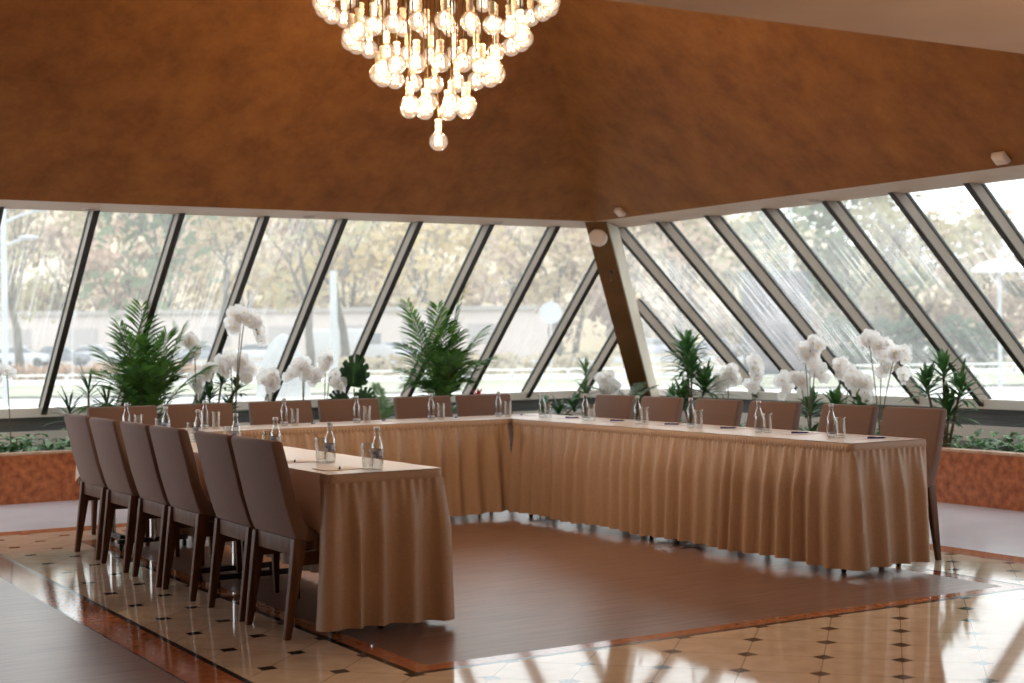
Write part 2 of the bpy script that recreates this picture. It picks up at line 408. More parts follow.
# sills, convector grilles and white upstands
def trim(m, mat):
    o = m.build('trim_%d' % ti[0], mat); ti[0] += 1; tag(o, kind='structure'); return o
m = MB(); m.box(-2, 10.9, 14.27, 14.85, .69, .775); m.box(10.46, 11.05, -1, 14.26, .69, .775); trim(m, M['sill'])
m = MB(); m.box(-2, 10.5, 14.30, 14.40, .56, .69); m.box(10.49, 10.59, -1, 14.28, .54, .69); trim(m, M['grille'])
m = MB(); m.box(-2, 10.7, 14.27, 14.5, .0, .56); m.box(10.46, 10.7, -1, 14.26, .0, .54); trim(m, M['sill'])

# planters
def planter(label, x0, x1, y0, y1, inner):
    e = tag(empty('planter', (x0, y0, 0)), label, 'planter', 'built-in granite planters')
    def sh(b): return [b[0]-x0, b[1]-x0, b[2]-y0, b[3]-y0, b[4], b[5]]
    m = MB()
    if inner == 'y': m.box(*sh((x0,x1,y0,y0+.06,0,.415))); m.build('front_panel', M['granite_planter'], e)
    else: m.box(*sh((x0,x0+.06,y0,y1,0,.415))); m.build('front_panel', M['granite_planter'], e)
    m = MB()
    if inner == 'y': m.box(*sh((x0,x1,y0-.012,y0+.10,.416,.437)))
    else: m.box(*sh((x0-.012,x0+.10,y0,y1,.416,.437)))
    m.build('rim', pmat('pale granite rim', (.5,.3,.2), (.6,.42,.3), rough=.25, scale=20), e)
    m = MB()
    if inner == 'y': m.box(*sh((x0,x1,y0+.065,y1,.02,.40)))
    else: m.box(*sh((x0+.065,x1,y0,y1,.02,.40)))
    m.build('soil', M['soil'], e)
planter('orange brown granite planter under the back windows', -1.9, 9.2, 13.26, 14.26, 'y')
planter('orange brown granite planter under the right windows', 9.22, 10.45, -.9, 14.26, 'x')

# recessed downlights
def downlight(x, y, label):
    e = tag(empty('downlight', (x, y, ZS-.012)), label, 'ceiling light', 'downlights recessed in the cream soffit')
    m = MB(); m.lathe([(.055,.004),(.065,0),(.07,.011)], n=20, capb=False, capt=False); m.build('rim', M['white_plastic'], e, True)
    m = MB(); m.lathe([(.055,.003),(.03,.010)], n=20, capb=True); m.build('reflector', M['slot'], e, True)
for x, y, w in ((3.40,12.30,'above the leftmost tall window'),(5.32,12.28,'above the trees left of centre'),(7.24,12.27,'nearest the pillar on the back side'),
             (8.50,11.48,'nearest the pillar on the right side'),(8.48,9.26,'above the right hand windows, further from the pillar')):
    downlight(x, y, 'small recessed downlight in the soffit ' + w)

# detectors on the bronze slope and the round speaker on the pillar
def detector(y, dz, sx, label):
    n = Vector((-TB,0,-1)).normalized(); ux = Vector((0,1,0)); uz = n.cross(ux).normalized()
    if uz.z < 0: uz = -uz
    z = ZS+dz; c = Vector((XI-dz/TB, y, z))
    e = empty('wall_detector', c); tag(e, label, 'detector', 'cream detectors on the bronze slope')
    m = MB()
    def q(a, b, d): return ux*a + uz*b + n*d
    m.hexa([q(-sx,-.05,.002),q(sx,-.05,.002),q(sx,.05,.002),q(-sx,.05,.002)], [q(-sx*.85,-.04,.045),q(sx*.85,-.04,.045),q(sx*.85,.04,.045),q(-sx*.85,.04,.045)])
    m.build('housing', M['white_plastic'], e, bevel=.01)
    m = MB(); m.hexa([q(-sx*.4,-.02,.046),q(sx*.4,-.02,.046),q(sx*.4,.0,.046),q(-sx*.4,.0,.046)], [q(-sx*.35,-.018,.05),q(sx*.35,-.018,.05),q(sx*.35,0,.05),q(-sx*.35,0,.05)])
    m.build('lens', M['white_plastic'], e)
detector(11.30, .06, .048, 'small cream detector box on the bronze slope beside the pillar')
detector(6.90, .065, .058, 'larger cream detector box on the bronze slope at the far right')
zc = 2.325
c = hp(zc, .0, -.088); nf = -hd; a1 = hs; a2 = Vector((0,0,1))
e = tag(empty('wall_speaker', c), 'round cream wall speaker near the top of the brown pillar', 'speaker')
m = MB()
for r_, d_ in ((.076,.002),(.076,.02),(.066,.032),(.02,.036)): pass
prof = [(.074,-.075),(.078,.03),(.066,.042),(.02,.046)]
vs = []; fs = []; n = 28
for r_, d_ in prof:
    for k in range(n): vs.append(a1*r_*math.cos(2*PI*k/n) + a2*r_*math.sin(2*PI*k/n) + nf*d_)
for i in range(3):
    for k in range(n): fs.append((i*n+k, i*n+(k+1) % n, (i+1)*n+(k+1) % n, (i+1)*n+k))
fs.append(tuple(range(3*n,4*n))); fs.append(tuple(range(n)))
m.add(vs, fs); m.build('grille_cover', M['white_plastic'], e, True)
vs = []; fs = []
for r_, d_ in ((.083,-.07),(.083,.02),(.078,.022)):
    for k in range(n): vs.append(a1*r_*math.cos(2*PI*k/n) + a2*r_*math.sin(2*PI*k/n) + nf*d_)
for i in range(2):
    for k in range(n): fs.append((i*n+k, i*n+(k+1) % n, (i+1)*n+(k+1) % n, (i+1)*n+k))
m = MB(); m.add(vs, fs); m.build('rim', M['white_plastic'], e, True)
nf = (-hd*T + Vector((0,0,-1))).normalized()
zc = 2.02; c = hp(zc, .03, 0)
e = tag(empty('wall_hook', c), 'small dark hook on the brown pillar below the round speaker', 'hook')
m = MB(); m.tube([nf*.0, nf*.035, nf*.05+Vector((0,0,-.03)), nf*.035+Vector((0,0,-.06))], .008, 8); m.build('hook', M['black_metal'], e, True)
m = MB(); m.sphere(nf*.006, .018, 10, 6); m.build('plate', M['black_metal'], e, True)

# ------------------------------------------------------------------ chandelier
CX, CY = 4.32, 8.01
ch = tag(empty('chandelier', (CX, CY, 2.50)), 'tiered chandelier of round clear bulbs hanging below the bronze apex', 'chandelier')
z0 = 2.50
ZR = 3.88 - z0
rings = [(0,1,2.556),(.185,8,2.765),(.355,16,2.965),(.525,22,3.172),(.69,28,3.375),(.89,24,3.57)]
bm_ = MB(); bm_.sphere((0,0,0), .059, 16, 12); 
fm_ = MB()
for k in range(5):
    a = 2*PI*k/5; fm_.tube([(.004*math.cos(a),.004*math.sin(a),.05),(.022*math.cos(a),.022*math.sin(a),.022),(.02*math.cos(a+.5),.02*math.sin(a+.5),-.026)], .0035, 5)
fm_.sphere((0,0,0), .012, 8, 6)
sm_ = MB(); sm_.lathe([(.014,.056),(.02,.062),(.02,.085),(.023,.087),(.023,.095),(.02,.097),(.02,.118),(.023,.120),(.023,.128),(.016,.135)], n=12)
first = None
for r_, n_, z_ in rings:
    for k in range(n_):
        a = 2*PI*(k+.35*(n_ % 3))/n_ + .2
        p = (r_*math.cos(a), r_*math.sin(a), z_-z0 + R.uniform(-.006,.006))
        if first is None:
            b = bm_.build('bulb', M['bulb'], ch, True); f = fm_.build('filament', M['filament'], b, True); s = sm_.build('socket', M['socket'], b, True)
            first = b
        else: b = dup(first, ch)
        b.location = p
        m = MB(); m.tube([(0,0,.13),(0,0,ZR-p[2])], .004, 6); m.build('rod', M['brass'], b)
m = MB()
for r_, n_, z_ in rings[1:]:
    m.tube([(r_*math.cos(2*PI*k/40), r_*math.sin(2*PI*k/40), ZR) for k in range(41)], .012, 8, False)
for k in range(6): m.tube([(.9*math.cos(PI*k/6), .9*math.sin(PI*k/6), ZR+.012), (-.9*math.cos(PI*k/6), -.9*math.sin(PI*k/6), ZR+.012)], .01, 6)
m.build('frame', M['brass'], ch, True)
ztop = ZS + (XI-max(abs(CX-AX),.02)-AX)*TB - z0 - .12
m = MB(); m.tube([(0,0,ZR),(AX-CX,AY-CY,ztop)], .014, 8); m.build('stem', M['brass'], ch, True)
m = MB(); m.lathe([(.02,ztop-.1),(.12,ztop-.06),(.13,ztop-.03),(.05,ztop)], (AX-CX,AY-CY,0), 20); m.build('canopy', M['brass'], ch, True)

# ------------------------------------------------------------------ tables
TW = .575
LW = (2.80, 3.375, 6.27, 9.92); BK = (2.80, 6.535, 9.92, 10.495); RW = (5.96, 6.535, 6.24, 9.92)
ZT = .74
def table(x0, x1, y0, y1, long, label):
    cx, cy = (x0+x1)/2, (y0+y1)/2
    e = tag(empty('conference_table', (cx, cy, 0)), label, 'table', 'folding tables of the u-shaped setting')
    hx, hy = (x1-x0)/2-.006, (y1-y0)/2-.006
    m = MB(); m.box(-hx,hx,-hy,hy,ZT-.03,ZT); m.build('tabletop', M['table_top'], e, bevel=.004)
    for s in (-1, 1):
        m = MB()
        if long == 'y':
            px, py = 0, s*(hy-.14); m.tube([(px,py,.06),(px,py,ZT-.03)], .022, 10)
            m2 = MB(); m2.box(-.235,.235,py-.02,py+.02,.045,.075); gl = [(-.215,py),(.215,py)]
        else:
            px, py = s*(hx-.14), 0; m.tube([(px,py,.06),(px,py,ZT-.03)], .022, 10)
            m2 = MB(); m2.box(px-.02,px+.02,-.235,.235,.045,.075); gl = [(px,-.215),(px,.215)]
        l = m.build('leg', M['chrome'], e, True)
        m2.build('foot_bar', M['black_metal'], l, bevel=.006)
        for gx, gy in gl:
            m3 = MB(); m3.lathe([(.013,.0),(.016,.01),(.016,.032),(.008,.045)], (gx,gy,0), 12); m3.build('caster', M['black_metal'], l, True)
mid = (6.27+9.92)/2
table(LW[0],LW[1],6.27,mid,'y','cloth covered folding table at the open end of the left wing')
table(LW[0],LW[1],mid,9.92,'y','cloth covered folding table on the left wing next to the back row')
table(2.80,4.66,BK[2],BK[3],'x','cloth covered folding table in the left half of the back row')
table(4.66,6.535,BK[2],BK[3],'x','cloth covered folding table in the right half of the back row')
table(RW[0],RW[1],8.08,9.92,'y','cloth covered folding table on the right wing next to the back row')
table(RW[0],RW[1],6.24,8.08,'y','cloth covered folding table at the open end of the right wing')

# tablecloths: a sheet on the tables with an overhang on the chair side
ZC = ZT + .004
def cloth_sheet(x0, x1, y0, y1, over, label):
    """over: dict side->drop for sides 'l','r','b','f'"""
    m = MB(); th = .004
    nx = max(2, int((x1-x0)/.06)); ny = max(2, int((y1-y0)/.06))
    def sag(x, y): return .0006*math.sin(x*23)*math.sin(y*19)
    def addgrid(f, nu, nv):
        b = len(m.v)
        vs = [f(i/nu, j/nv) for j in range(nv+1) for i in range(nu+1)]
        fs = [(j*(nu+1)+i, j*(nu+1)+i+1, (j+1)*(nu+1)+i+1, (j+1)*(nu+1)+i) for j in range(nv) for i in range(nu)]
        m.add(vs, fs)
    addgrid(lambda u, v: (x0+(x1-x0)*u, y0+(y1-y0)*v, ZC+.003+sag(x0+(x1-x0)*u, y0+(y1-y0)*v)), nx, ny)
    g = .008
    def hang(f, L, drop, corner0, corner1):
        n = max(3, int(L/.03)); rows = 7
        ph = R.uniform(0, 6)
        def q(u, v):
            s = u*L
            wave = (.006*math.sin(s*11+ph) + .005*math.sin(s*23+ph*2))*v
            dr = drop
            if corner0 and s < .3: dr += corner0*(1-s/.3)
            if corner1 and L-s < .3: dr += corner1*(1-(L-s)/.3)
            z = ZC+.003 - dr*v + (.003 if v == 0 else 0)*0
            return f(u, g*min(1, v*6) + wave + .012*v, z)
        addgrid(q, n, rows)
    if 'l' in over: hang(lambda u, o, z: (x0-o, y0+(y1-y0)*u, z), y1-y0, *over['l'])
    if 'r' in over: hang(lambda u, o, z: (x1+o, y0+(y1-y0)*u, z), y1-y0, *over['r'])
    if 'b' in over: hang(lambda u, o, z: (x0+(x1-x0)*u, y1+o, z), x1-x0, *over['b'])
    if 'f' in over: hang(lambda u, o, z: (x0+(x1-x0)*u, y0-o, z), x1-x0, *over['f'])
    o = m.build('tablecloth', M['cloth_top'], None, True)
    return tag(o, label, 'tablecloth', 'tan tablecloths of the u-shaped setting')
cloth_sheet(LW[0],LW[1],6.27,9.915,{'l':(.27,0,0)},'tan satin tablecloth along the left wing with short overhang behind the chairs')
cloth_sheet(BK[0],BK[1],9.92,10.495,{'b':(.24,.12,0),'l':(.20,0,.14)},'tan satin tablecloth along the back row below the windows')
cloth_sheet(RW[0],RW[1],6.24,9.915,{'r':(.26,0,0)},'tan satin tablecloth along the right wing with pale sheen')

def skirt(path, label, smooth_ends=()):
    """pleated skirting that follows a polyline (outside on its right hand); header band is a part"""
    pts = [Vector((p[0],p[1],0)) for p in path]
    segs = []
    samples = []          # (pos, normal, s, segindex)
    s_acc = 0
    rad = .035
    for i in range(len(pts)-1):
        a, b = pts[i], pts[i+1]; d = (b-a).normalized(); nrm = Vector((d.y,-d.x,0)); L = (b-a).length
        n = int(L/.009)
        st = 0 if i == 0 else rad; en = L if i == len(pts)-2 else L-rad
        for k in range(n+1):
            t = st+(en-st)*k/n; samples.append((a+d*t, nrm, s_acc+t, i))
        s_acc += L
        if i < len(pts)-2:
            d2 = (pts[i+2]-b).normalized(); n2 = Vector((d2.y,-d2.x,0))
            c = b - nrm*rad*1.0 - n2*rad*1.0 if nrm.dot(d2) < 0 else None
            for k in range(1, 6):
                t = k/6
                nn = (nrm*(1-t)+n2*t).normalized()
                p0 = b-d*rad; p1 = b+d2*rad
                pos = (p0*(1-t)**2 + b*2*t*(1-t) + p1*t*t)
                samples.append((pos, nn, s_acc-rad+2*rad*t, i))
    # fold phase
    Lt = samples[-1][2]; kn = [0]; w = [R.uniform(.5,1)]
    while kn[-1] < Lt+.2: kn.append(kn[-1]+R.uniform(.10,.19)); w.append(R.uniform(.55,1.1))
    def fold(s):
        j = 0
        while kn[j+1] < s: j += 1
        t = (s-kn[j])/(kn[j+1]-kn[j]); amp = w[j]*(1-t)+w[j+1]*t
        v = .5-.5*math.cos(2*PI*t)
        return amp*(v**1.2)
    dr = [R.uniform(0,6) for _ in range(4)]
    rows = 20; ztop, zbot = ZT-.035, .045
    m = MB(); ncol = len(samples); vs = []
    for r_ in range(rows+1):
        v = r_/rows
        for pos, nrm, s, i in samples:
            shift = .018*math.sin(s*3.1+dr[0]+v*1.5)*v
            big = i in smooth_ends
            a = fold(max(0, min(Lt, s+shift)))
            fine = .5+.5*math.sin(s*2*PI/.045+dr[2]+1.5*math.sin(s*9))
            env = min(1, v/.35)**.8
            amp = (.062 if not big else .055)*env*(.8+.3*v)
            o = .010 + a*amp + fine*.011*math.exp(-v*9) + .022*v
            z = ztop-(ztop-zbot)*v + (.006*math.sin(s*7+dr[1]) if r_ == rows else 0)
            q = pos+nrm*o; vs.append((q.x,q.y,z))
    fs = [(r_*ncol+c, (r_+1)*ncol+c, (r_+1)*ncol+c+1, r_*ncol+c+1) for r_ in range(rows) for c in range(ncol-1)]
    m.add(vs, fs)
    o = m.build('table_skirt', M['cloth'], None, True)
    tag(o, label, 'table skirt', 'pleated table skirts of the u-shaped setting')
    # header band with fine shirring
    m = MB(); vs = []; zz = [ZC+.001, ZC-.006, ZC-.020, ZC-.034, ZC-.046, ZC-.052]
    for r_, z in enumerate(zz):
        for pos, nrm, s, i in samples:
            rib = .5+.5*math.sin(s*2*PI/.027)
            oo = .011 + (0 if i in smooth_ends else .007*rib*(1 if 0 < r_ < 5 else .2)) + (.004 if r_ in (2,3) else 0)
            q = pos+nrm*oo; vs.append((q.x,q.y,z))
    fs = [(r_*ncol+c, (r_+1)*ncol+c, (r_+1)*ncol+c+1, r_*ncol+c+1) for r_ in range(len(zz)-1) for c in range(ncol-1)]
    m.add(vs, fs); m.build('header_band', M['cloth'], o, True)
    return o
skirt([(2.80,6.35),(2.80,6.27),(3.375,6.27),(3.375,9.825)], 'tan pleated skirt around the open end of the left wing', (0,1))
skirt([(3.15,9.92),(5.915,9.92)], 'tan pleated skirt along the back row facing into the u')
skirt([(5.96,9.885),(5.96,6.24),(6.535,6.24)], 'tan pleated skirt around the open end of the right wing', (1,))

# ------------------------------------------------------------------ chairs (local x towards the table)
def prism(m, prof, y0, y1):
    n = len(prof)
    m.add([(x,y0,z) for x, z in prof]+[(x,y1,z) for x, z in prof],
          [tuple(range(n)), tuple(reversed(range(n,2*n)))]+[(i+n, (i+1) % n+n, (i+1) % n, i) for i in range(n)])
def make_chair():
    e = empty('dining_chair')
    m = MB()
    prof = [(-.352,.897),(-.338,.905),(-.305,.905),(-.292,.893),(-.262,.78),(-.225,.62),(-.185,.525),(-.14,.485),(-.14,.44),(-.19,.437),(-.232,.452),(-.252,.50),(-.288,.62),(-.325,.78)]
    prism(m, prof, -.25, .25); m.build('backrest', M['taupe'], e, bevel=.012)
    m = MB(); m.box(-.145,.23,-.245,.245,.392,.487); m.build('seat', M['taupe'], e, bevel=.022, seg=3)
    m = MB(); m.box(-.232,-.207,-.205,.205,.375,.452); m.build('apron', M['walnut'], e, bevel=.004)
    m = MB()
    for s in (-1,1): m.box(-.21,.18,s*.222-.011,s*.222+.011,.33,.39)
    m.box(.158,.18,-.21,.21,.33,.39); m.build('seat_frame', M['walnut'], e, bevel=.003)
    for s in (-1,1):
        y = s*.228
        m = MB(); m.hexa([(-.292,y-.014,0),(-.260,y-.014,0),(-.260,y+.014,0),(-.292,y+.014,0)], [(-.243,y-.021,.455),(-.178,y-.021,.455),(-.178,y+.021,.455),(-.243,y+.021,.455)])
        m.build('leg', M['walnut'], e, bevel=.004)
        m = MB(); m.hexa([(.182,y-.013,0),(.208,y-.013,0),(.208,y+.013,0),(.182,y+.013,0)], [(.165,y-.02,.395),(.212,y-.02,.395),(.212,y+.02,.395),(.165,y+.02,.395)])
        m.build('leg', M['walnut'], e, bevel=.004)
    return e
proto = None
def chair(x, y, rz, label, group):
    global proto
    if proto is None: proto = make_chair(); c = proto
    else: c = dup(proto)
    c.location = (x, y, 0); c.rotation_euler = (0,0,rz)
    tag(c, label, 'chair', group); return c
ordn = ['nearest the open end','second from the open end','third from the open end','fourth from the open end','fifth from the open end','last before the back row']
LY = [6.61,7.16,7.86,8.41,9.05,9.69]
for i, y in enumerate(LY):
    chair(2.90+R.uniform(-.008,.008), y, R.uniform(-.02,.02), 'taupe upholstered chair behind the left wing, '+ordn[i], 'chairs behind the left wing')
RY = [6.625,7.20,7.915,8.51,9.20,9.83]
for i, y in enumerate(RY):
    chair(6.545+R.uniform(-.008,.008), y, PI+R.uniform(-.02,.02), 'taupe upholstered chair behind the right wing, '+ordn[i], 'chairs behind the right wing').scale = (1,.95,1)
BX = [3.19,3.77,4.41,4.98,5.64,6.20]
ordb = ['first from the left','second from the left','third from the left','third from the right','second from the right','last on the right']
for i, x in enumerate(BX):
    chair(x, 10.47+R.uniform(-.008,.008), -PI/2+R.uniform(-.02,.02), 'taupe chair behind the back row facing the camera, '+ordb[i], 'chairs behind the back row')

# ------------------------------------------------------------------ table settings
ZTOP = ZC+.0043
bo_ = None
def bottle(x, y, label, blue):
    e = empty('water_bottle', (x,y,ZTOP)); tag(e, label, 'bottle', 'water bottles on the tables')
    global bme
    m = MB(); m.lathe([(.022,.0),(.027,.004),(.028,.03),(.028,.095),(.026,.112),(.018,.135),(.0135,.152),(.0125,.175),(.0145,.178),(.0145,.186),(.012,.187)], n=18)
    b = m.build('body', M['bottle'], e, True)
    m = MB(); m.lathe([(.0148,.183),(.0152,.19),(.0145,.198),(.010,.2)], n=14); m.build('cap', M['cap'], e, True)
    m = MB(); m.lathe([(.0286,.055),(.0286,.092)] if blue else [(.0286,.02),(.0286,.03)], n=18, capb=False, capt=False)
    tag(m.build('label', M['label_blue'], e, True), 'pale blue paper band')
    return e
def glass(x, y, label):
    e = empty('tumbler', (x,y,ZTOP)); tag(e, label, 'glass', 'clear tumblers on the tables')
    m = MB(); m.lathe([(.024,0),(.026,.003),(.0305,.118),(.031,.12),(.0295,.12),(.0285,.116),(.0245,.012),(.005,.011)], n=20, capb=True, capt=True)
    m.build('cup', M['glass'], e, True)
    m = MB(); m.lathe([(.031,.1165),(.0318,.119),(.0305,.121)], n=20, capb=False, capt=False); m.build('rim', M['glass'], e, True)
def pad(x, y, rz, label):
    e = empty('notepad', (x,y,ZTOP), rz); tag(e, label, 'notepad', 'notepads on the tables')
    m = MB(); m.box(-.075,.075,-.105,.105,0,.0012); m.build('paper_block', M['paper'], e)
    m = MB(); m.box(-.075,.075,.097,.1055,.0013,.0018); m.build('glued_edge', M['edge_blue'], e)
def pen(x, y, rz, label):
    e = empty('pen', (x,y,ZTOP+.0013), rz); tag(e, label, 'pen', 'blue pens on the notepads')
    m = MB(); m.tube([(-.05,0,.005),(.045,0,.005)], .005, 8); m.build('barrel', M['pen_blue'], e, True)
    m = MB(); m.tube([(.045,0,.005),(.06,0,.005)], [.004,.001], 8); m.build('tip', M['pen_tip'], e, True)
    m = MB(); m.box(-.048,-.012,-.0014,.0014,.0102,.012); m.build('clip', M['pen_tip'], e)
ordl = ['at the open end of the left wing','at the second seat of the left wing','at the third seat of the left wing','at the fourth seat of the left wing','at the fifth seat of the left wing','at the inner end of the left wing']
for i, y in enumerate([6.37,6.91,7.62,8.22,8.86,9.48]):
    bottle(3.09, y, 'clear water bottle '+ordl[i], True)
    glass(3.07, y+.065, 'clear tumbler beside the bottle '+ordl[i])
    pad(2.965, y+.16, PI/2, 'white notepad '+ordl[i])
    pen(2.965, y+.15, 1.15, 'blue pen on the notepad '+ordl[i])
ordm = ['at the left end of the back row','at the second seat of the back row','at the third seat of the back row','at the fourth seat of the back row','at the fifth seat of the back row','at the right end of the back row']
for i, x in enumerate([3.06,3.62,4.22,4.80,5.43,6.03]):
    bottle(x, 10.24, 'clear water bottle '+ordm[i], False)
    glass(x+.075, 10.22, 'clear tumbler beside the bottle '+ordm[i])
    pad(x+.26, 10.30, 0, 'white notepad '+ordm[i])
    pen(x+.26, 10.31, .9, 'blue pen on the notepad '+ordm[i])
ordr = ['nearest the back row on the right wing','at the second seat from the back on the right wing','at the third seat from the back on the right wing','at the fourth seat from the back on the right wing','at the fifth seat from the back on the right wing','at the open end of the right wing']
for i, y in enumerate([9.94,9.30,8.64,8.03,7.335,6.68]):
    yy = min(y, 9.90)
    bottle(6.225, yy, 'clear water bottle '+ordr[i], False)
    glass(6.235, yy-.07, 'clear tumbler beside the bottle '+ordr[i])
    pad(6.33, yy-.27, -PI/2, 'white notepad '+ordr[i])
    pen(6.32, yy-.27, -.6, 'blue pen on the notepad '+ordr[i])

# ------------------------------------------------------------------ plants
def blade(m, base, d, up, L, W, bend=.3, n=5, fold=.15, tipw=.0, peak=.4):
    d = Vector(d).normalized(); up = Vector(up); side = d.cross(up)
    if side.length < 1e-3: side = d.cross(Vector((1,0,.1)))
    side.normalize(); upn = side.cross(d).normalized()
    vs = []
    for i in range(n+1):
        t = i/n
        w = W*(t/peak)**.6 if t < peak else W*max(tipw, (1-((t-peak)/(1-peak))**1.6))
        if i == 0: w = W*.25
        p = Vector(base)+d*L*t*(1-.15*bend*t) - Vector((0,0,1))*bend*L*t*t*.55
        vs += [p+side*w*.5+upn*fold*w, p, p-side*w*.5+upn*fold*w]
    fs = []
    for i in range(n):
        a = i*3; fs += [(a,a+1,a+4,a+3),(a+1,a+2,a+5,a+4)]
    m.add(vs, fs)
def frond(m, st, base, az, L, elev, droop, nleaf=21, leafL=.22, leafW=.022, start=.2, vee=.15):
    """feather-shaped palm frond"""
    h = Vector((math.cos(az), math.sin(az), 0)); pts = []
    for i in range(13):
        t = i/12
        pts.append(Vector(base)+h*(L*math.cos(elev)*t)+Vector((0,0,L*(math.sin(elev)*t - droop*t*t))))
    st.tube(pts, [.008*(1-.8*i/12) for i in range(13)], 5)
    side = Vector((-h.y,h.x,0))
    for k in range(nleaf):
        t = start+(1-start)*k/(nleaf-1); i = min(11, int(t*12)); f = t*12-i
        p = pts[i]*(1-f)+pts[i+1]*f; tg = (pts[i+1]-pts[i]).normalized()
        ll = leafL*(.55+.9*math.sin(PI*min(1,(t-start)/(1-start)*.8+.15)))*.8
        for s in (-1,1):
            d = (side*s*(1-.4*t)+tg*(.45+.55*t)+Vector((0,0,vee*(1-t)+R.uniform(-.15,.15)))).normalized()
            blade(m, p, d, side.cross(tg)*-1 if side.cross(tg).z < 0 else side.cross(tg), ll*R.uniform(.9,1.1), leafW, bend=.45, n=4, fold=.2)
def plant_root(name, x, y, label, cat, group=None, z=.40):
    return tag(empty(name, (x,y,z)), label, cat, group)

def palm(x, y, fronds, label, mat, leafL, name='areca_palm', leafW=.022):
    e = plant_root(name, x, y, label, 'palm')
    st = MB()
    if name == 'areca_palm': fronds = fronds + [(az+R.uniform(.2,.5), L*R.uniform(.7,.95), el+R.uniform(.02,.16), dr, h*R.uniform(.8,1.2)) for az, L, el, dr, h in fronds[1::3]]
    for i, (az, L, el, dr, h) in enumerate(fronds):
        if math.sin(az) > -.02 and name == 'areca_palm': az = -az - .05
        m = MB(); s2 = MB(); bx, by = R.uniform(-.06,.06), R.uniform(-.06,.06)
        st.tube([(bx,by,-.02),(bx*.8,by*.8,h)], [.014,.010], 6)
        frond(m, s2, (bx*.8,by*.8,h), az, L, el, dr, leafL=leafL, leafW=leafW)
        b = len(m.v); m.mi = 1; m.add(s2.v, s2.f)
        m.build('frond', [mat, M['stem']], e)
    st.build('stem', M['stem'], e, True)
rad = math.radians
# big palm left of centre: rises to z 1.72
palm(4.19, 13.40, [(rad(95),1.22,1.48,.12,.22),(rad(150),1.10,1.30,.16,.22),(rad(25),1.10,1.27,.16,.22),(rad(185),1.05,1.12,.24,.2),(rad(-5),1.05,1.10,.22,.22),
    (rad(210),.95,1.0,.30,.2),(rad(330),.95,1.02,.30,.2),(rad(60),1.0,1.36,.2,.25),(rad(250),.85,1.2,.3,.2),(rad(300),.85,1.22,.28,.2),(rad(175),.75,.75,.35,.15),(rad(5),.75,.75,.35,.15),
    (rad(130),1.0,1.38,.3,.3),(rad(340),.8,1.3,.25,.25),(rad(225),.75,1.3,.2,.2),(rad(275),.6,1.4,.15,.2),(rad(200),.7,1.25,.4,.25),(rad(350),.7,1.2,.4,.25),(rad(110),.8,1.4,.35,.2)],
    'bushy dark green areca palm left of the orchids, behind the back row', M['palm'], .31, leafW=.021)
palm(7.22, 13.40, [(rad(-25),1.42,1.40,.10,.38),(rad(-160),1.2,1.22,.16,.38),(rad(25),1.30,1.36,.10,.35),(rad(170),1.15,1.25,.20,.35),(rad(8),1.1,1.15,.26,.35),(rad(195),1.0,1.1,.28,.3),(rad(90),1.1,1.4,.3,.35),(rad(345),.9,1.0,.32,.3),
    (rad(155),.9,.95,.34,.25),(rad(60),1.0,1.3,.3,.35),(rad(250),.8,1.2,.3,.3),(rad(290),.8,1.25,.3,.3),(rad(220),.7,1.35,.25,.35),(rad(180),.75,1.05,.5,.25),(rad(0),.75,1.1,.5,.25),(rad(310),.75,1.1,.4,.35),(rad(265),.6,1.3,.35,.45),(rad(180),.55,.7,.3,.15),(rad(0),.5,.7,.3,.15)],
    'tall loose green palm in front of the slanted mullion left of the pillar', M['palm'], .27, leafW=.022)
palm(6.62, 13.55, [(rad(160),.55,.9,.3,.12),(rad(30),.5,.85,.3,.12),(rad(200),.55,.6,.3,.1),(rad(90),.5,1.2,.2,.15),(rad(270),.45,.9,.3,.1),(rad(330),.5,.6,.3,.1),(rad(120),.5,1.0,.3,.12),(rad(60),.5,1.0,.3,.12)],
    'low pale fern palm between the split leaf plant and the tall palm', M['palm_pale'], .14, name='fern_palm', leafW=.016)
palm(9.46, 13.25, [(rad(150),.62,.7,.25,.22),(rad(120),.55,.9,.3,.22),(rad(330),.5,.9,.3,.2),(rad(180),.5,.4,.2,.2),(rad(240),.55,.7,.3,.2),(rad(20),.45,1.1,.3,.2)],
    'small grey green feather palm at the foot of the brown pillar', M['leaf_grey'], .15, name='feather_palm', leafW=.014)

def dracaena(x, y, heads, label, mat, L=.33, W=.028, nl=30, name='dracaena', spread=1.0):
    e = plant_root(name, x, y, label, 'plant')
    st = MB()
    for hx, hy, hz in heads:
        st.tube([(hx*.2,hy*.2,-.02),(hx*.6,hy*.6,hz*.5),(hx,hy,hz)], [.014,.012,.009], 6)
        m = MB()
        for k in range(nl):
            a = k*2.399; el = 1.35-1.35*(k/nl)*spread
            d = (math.cos(a)*math.cos(el), math.sin(a)*math.cos(el), math.sin(el))
            blade(m, (hx,hy,hz-.10*(k/nl)), d, (0,0,1), L*R.uniform(.75,1.1), W, bend=R.uniform(.25,.7), n=5)
        m.build('leaf_rosette', mat, e)
    st.build('cane', M['bark_in'], e, True)
dracaena(3.68, 13.45, [(0,0,.55),(-.16,.05,.38),(.17,.02,.42)], 'thin leaved dark dracaena beside the leftmost mullion', M['leaf_dark'], L=.34, W=.022, nl=26)
dracaena(9.44, 12.16, [(-.04,.02,.84),(-.08,-.1,.62),(.05,.14,.72),(.04,-.16,.46),(-.03,.1,.3)], 'tall dark green dracaena right of the brown pillar', M['leaf_mid'], L=.40, W=.05, nl=34)
dracaena(9.50, 8.85, [(0,0,.66),(.06,-.12,.50),(-.05,.14,.52),(.0,-.05,.32)], 'dracaena at the right end above the granite planter', M['leaf_mid'], L=.33, W=.045, nl=30)
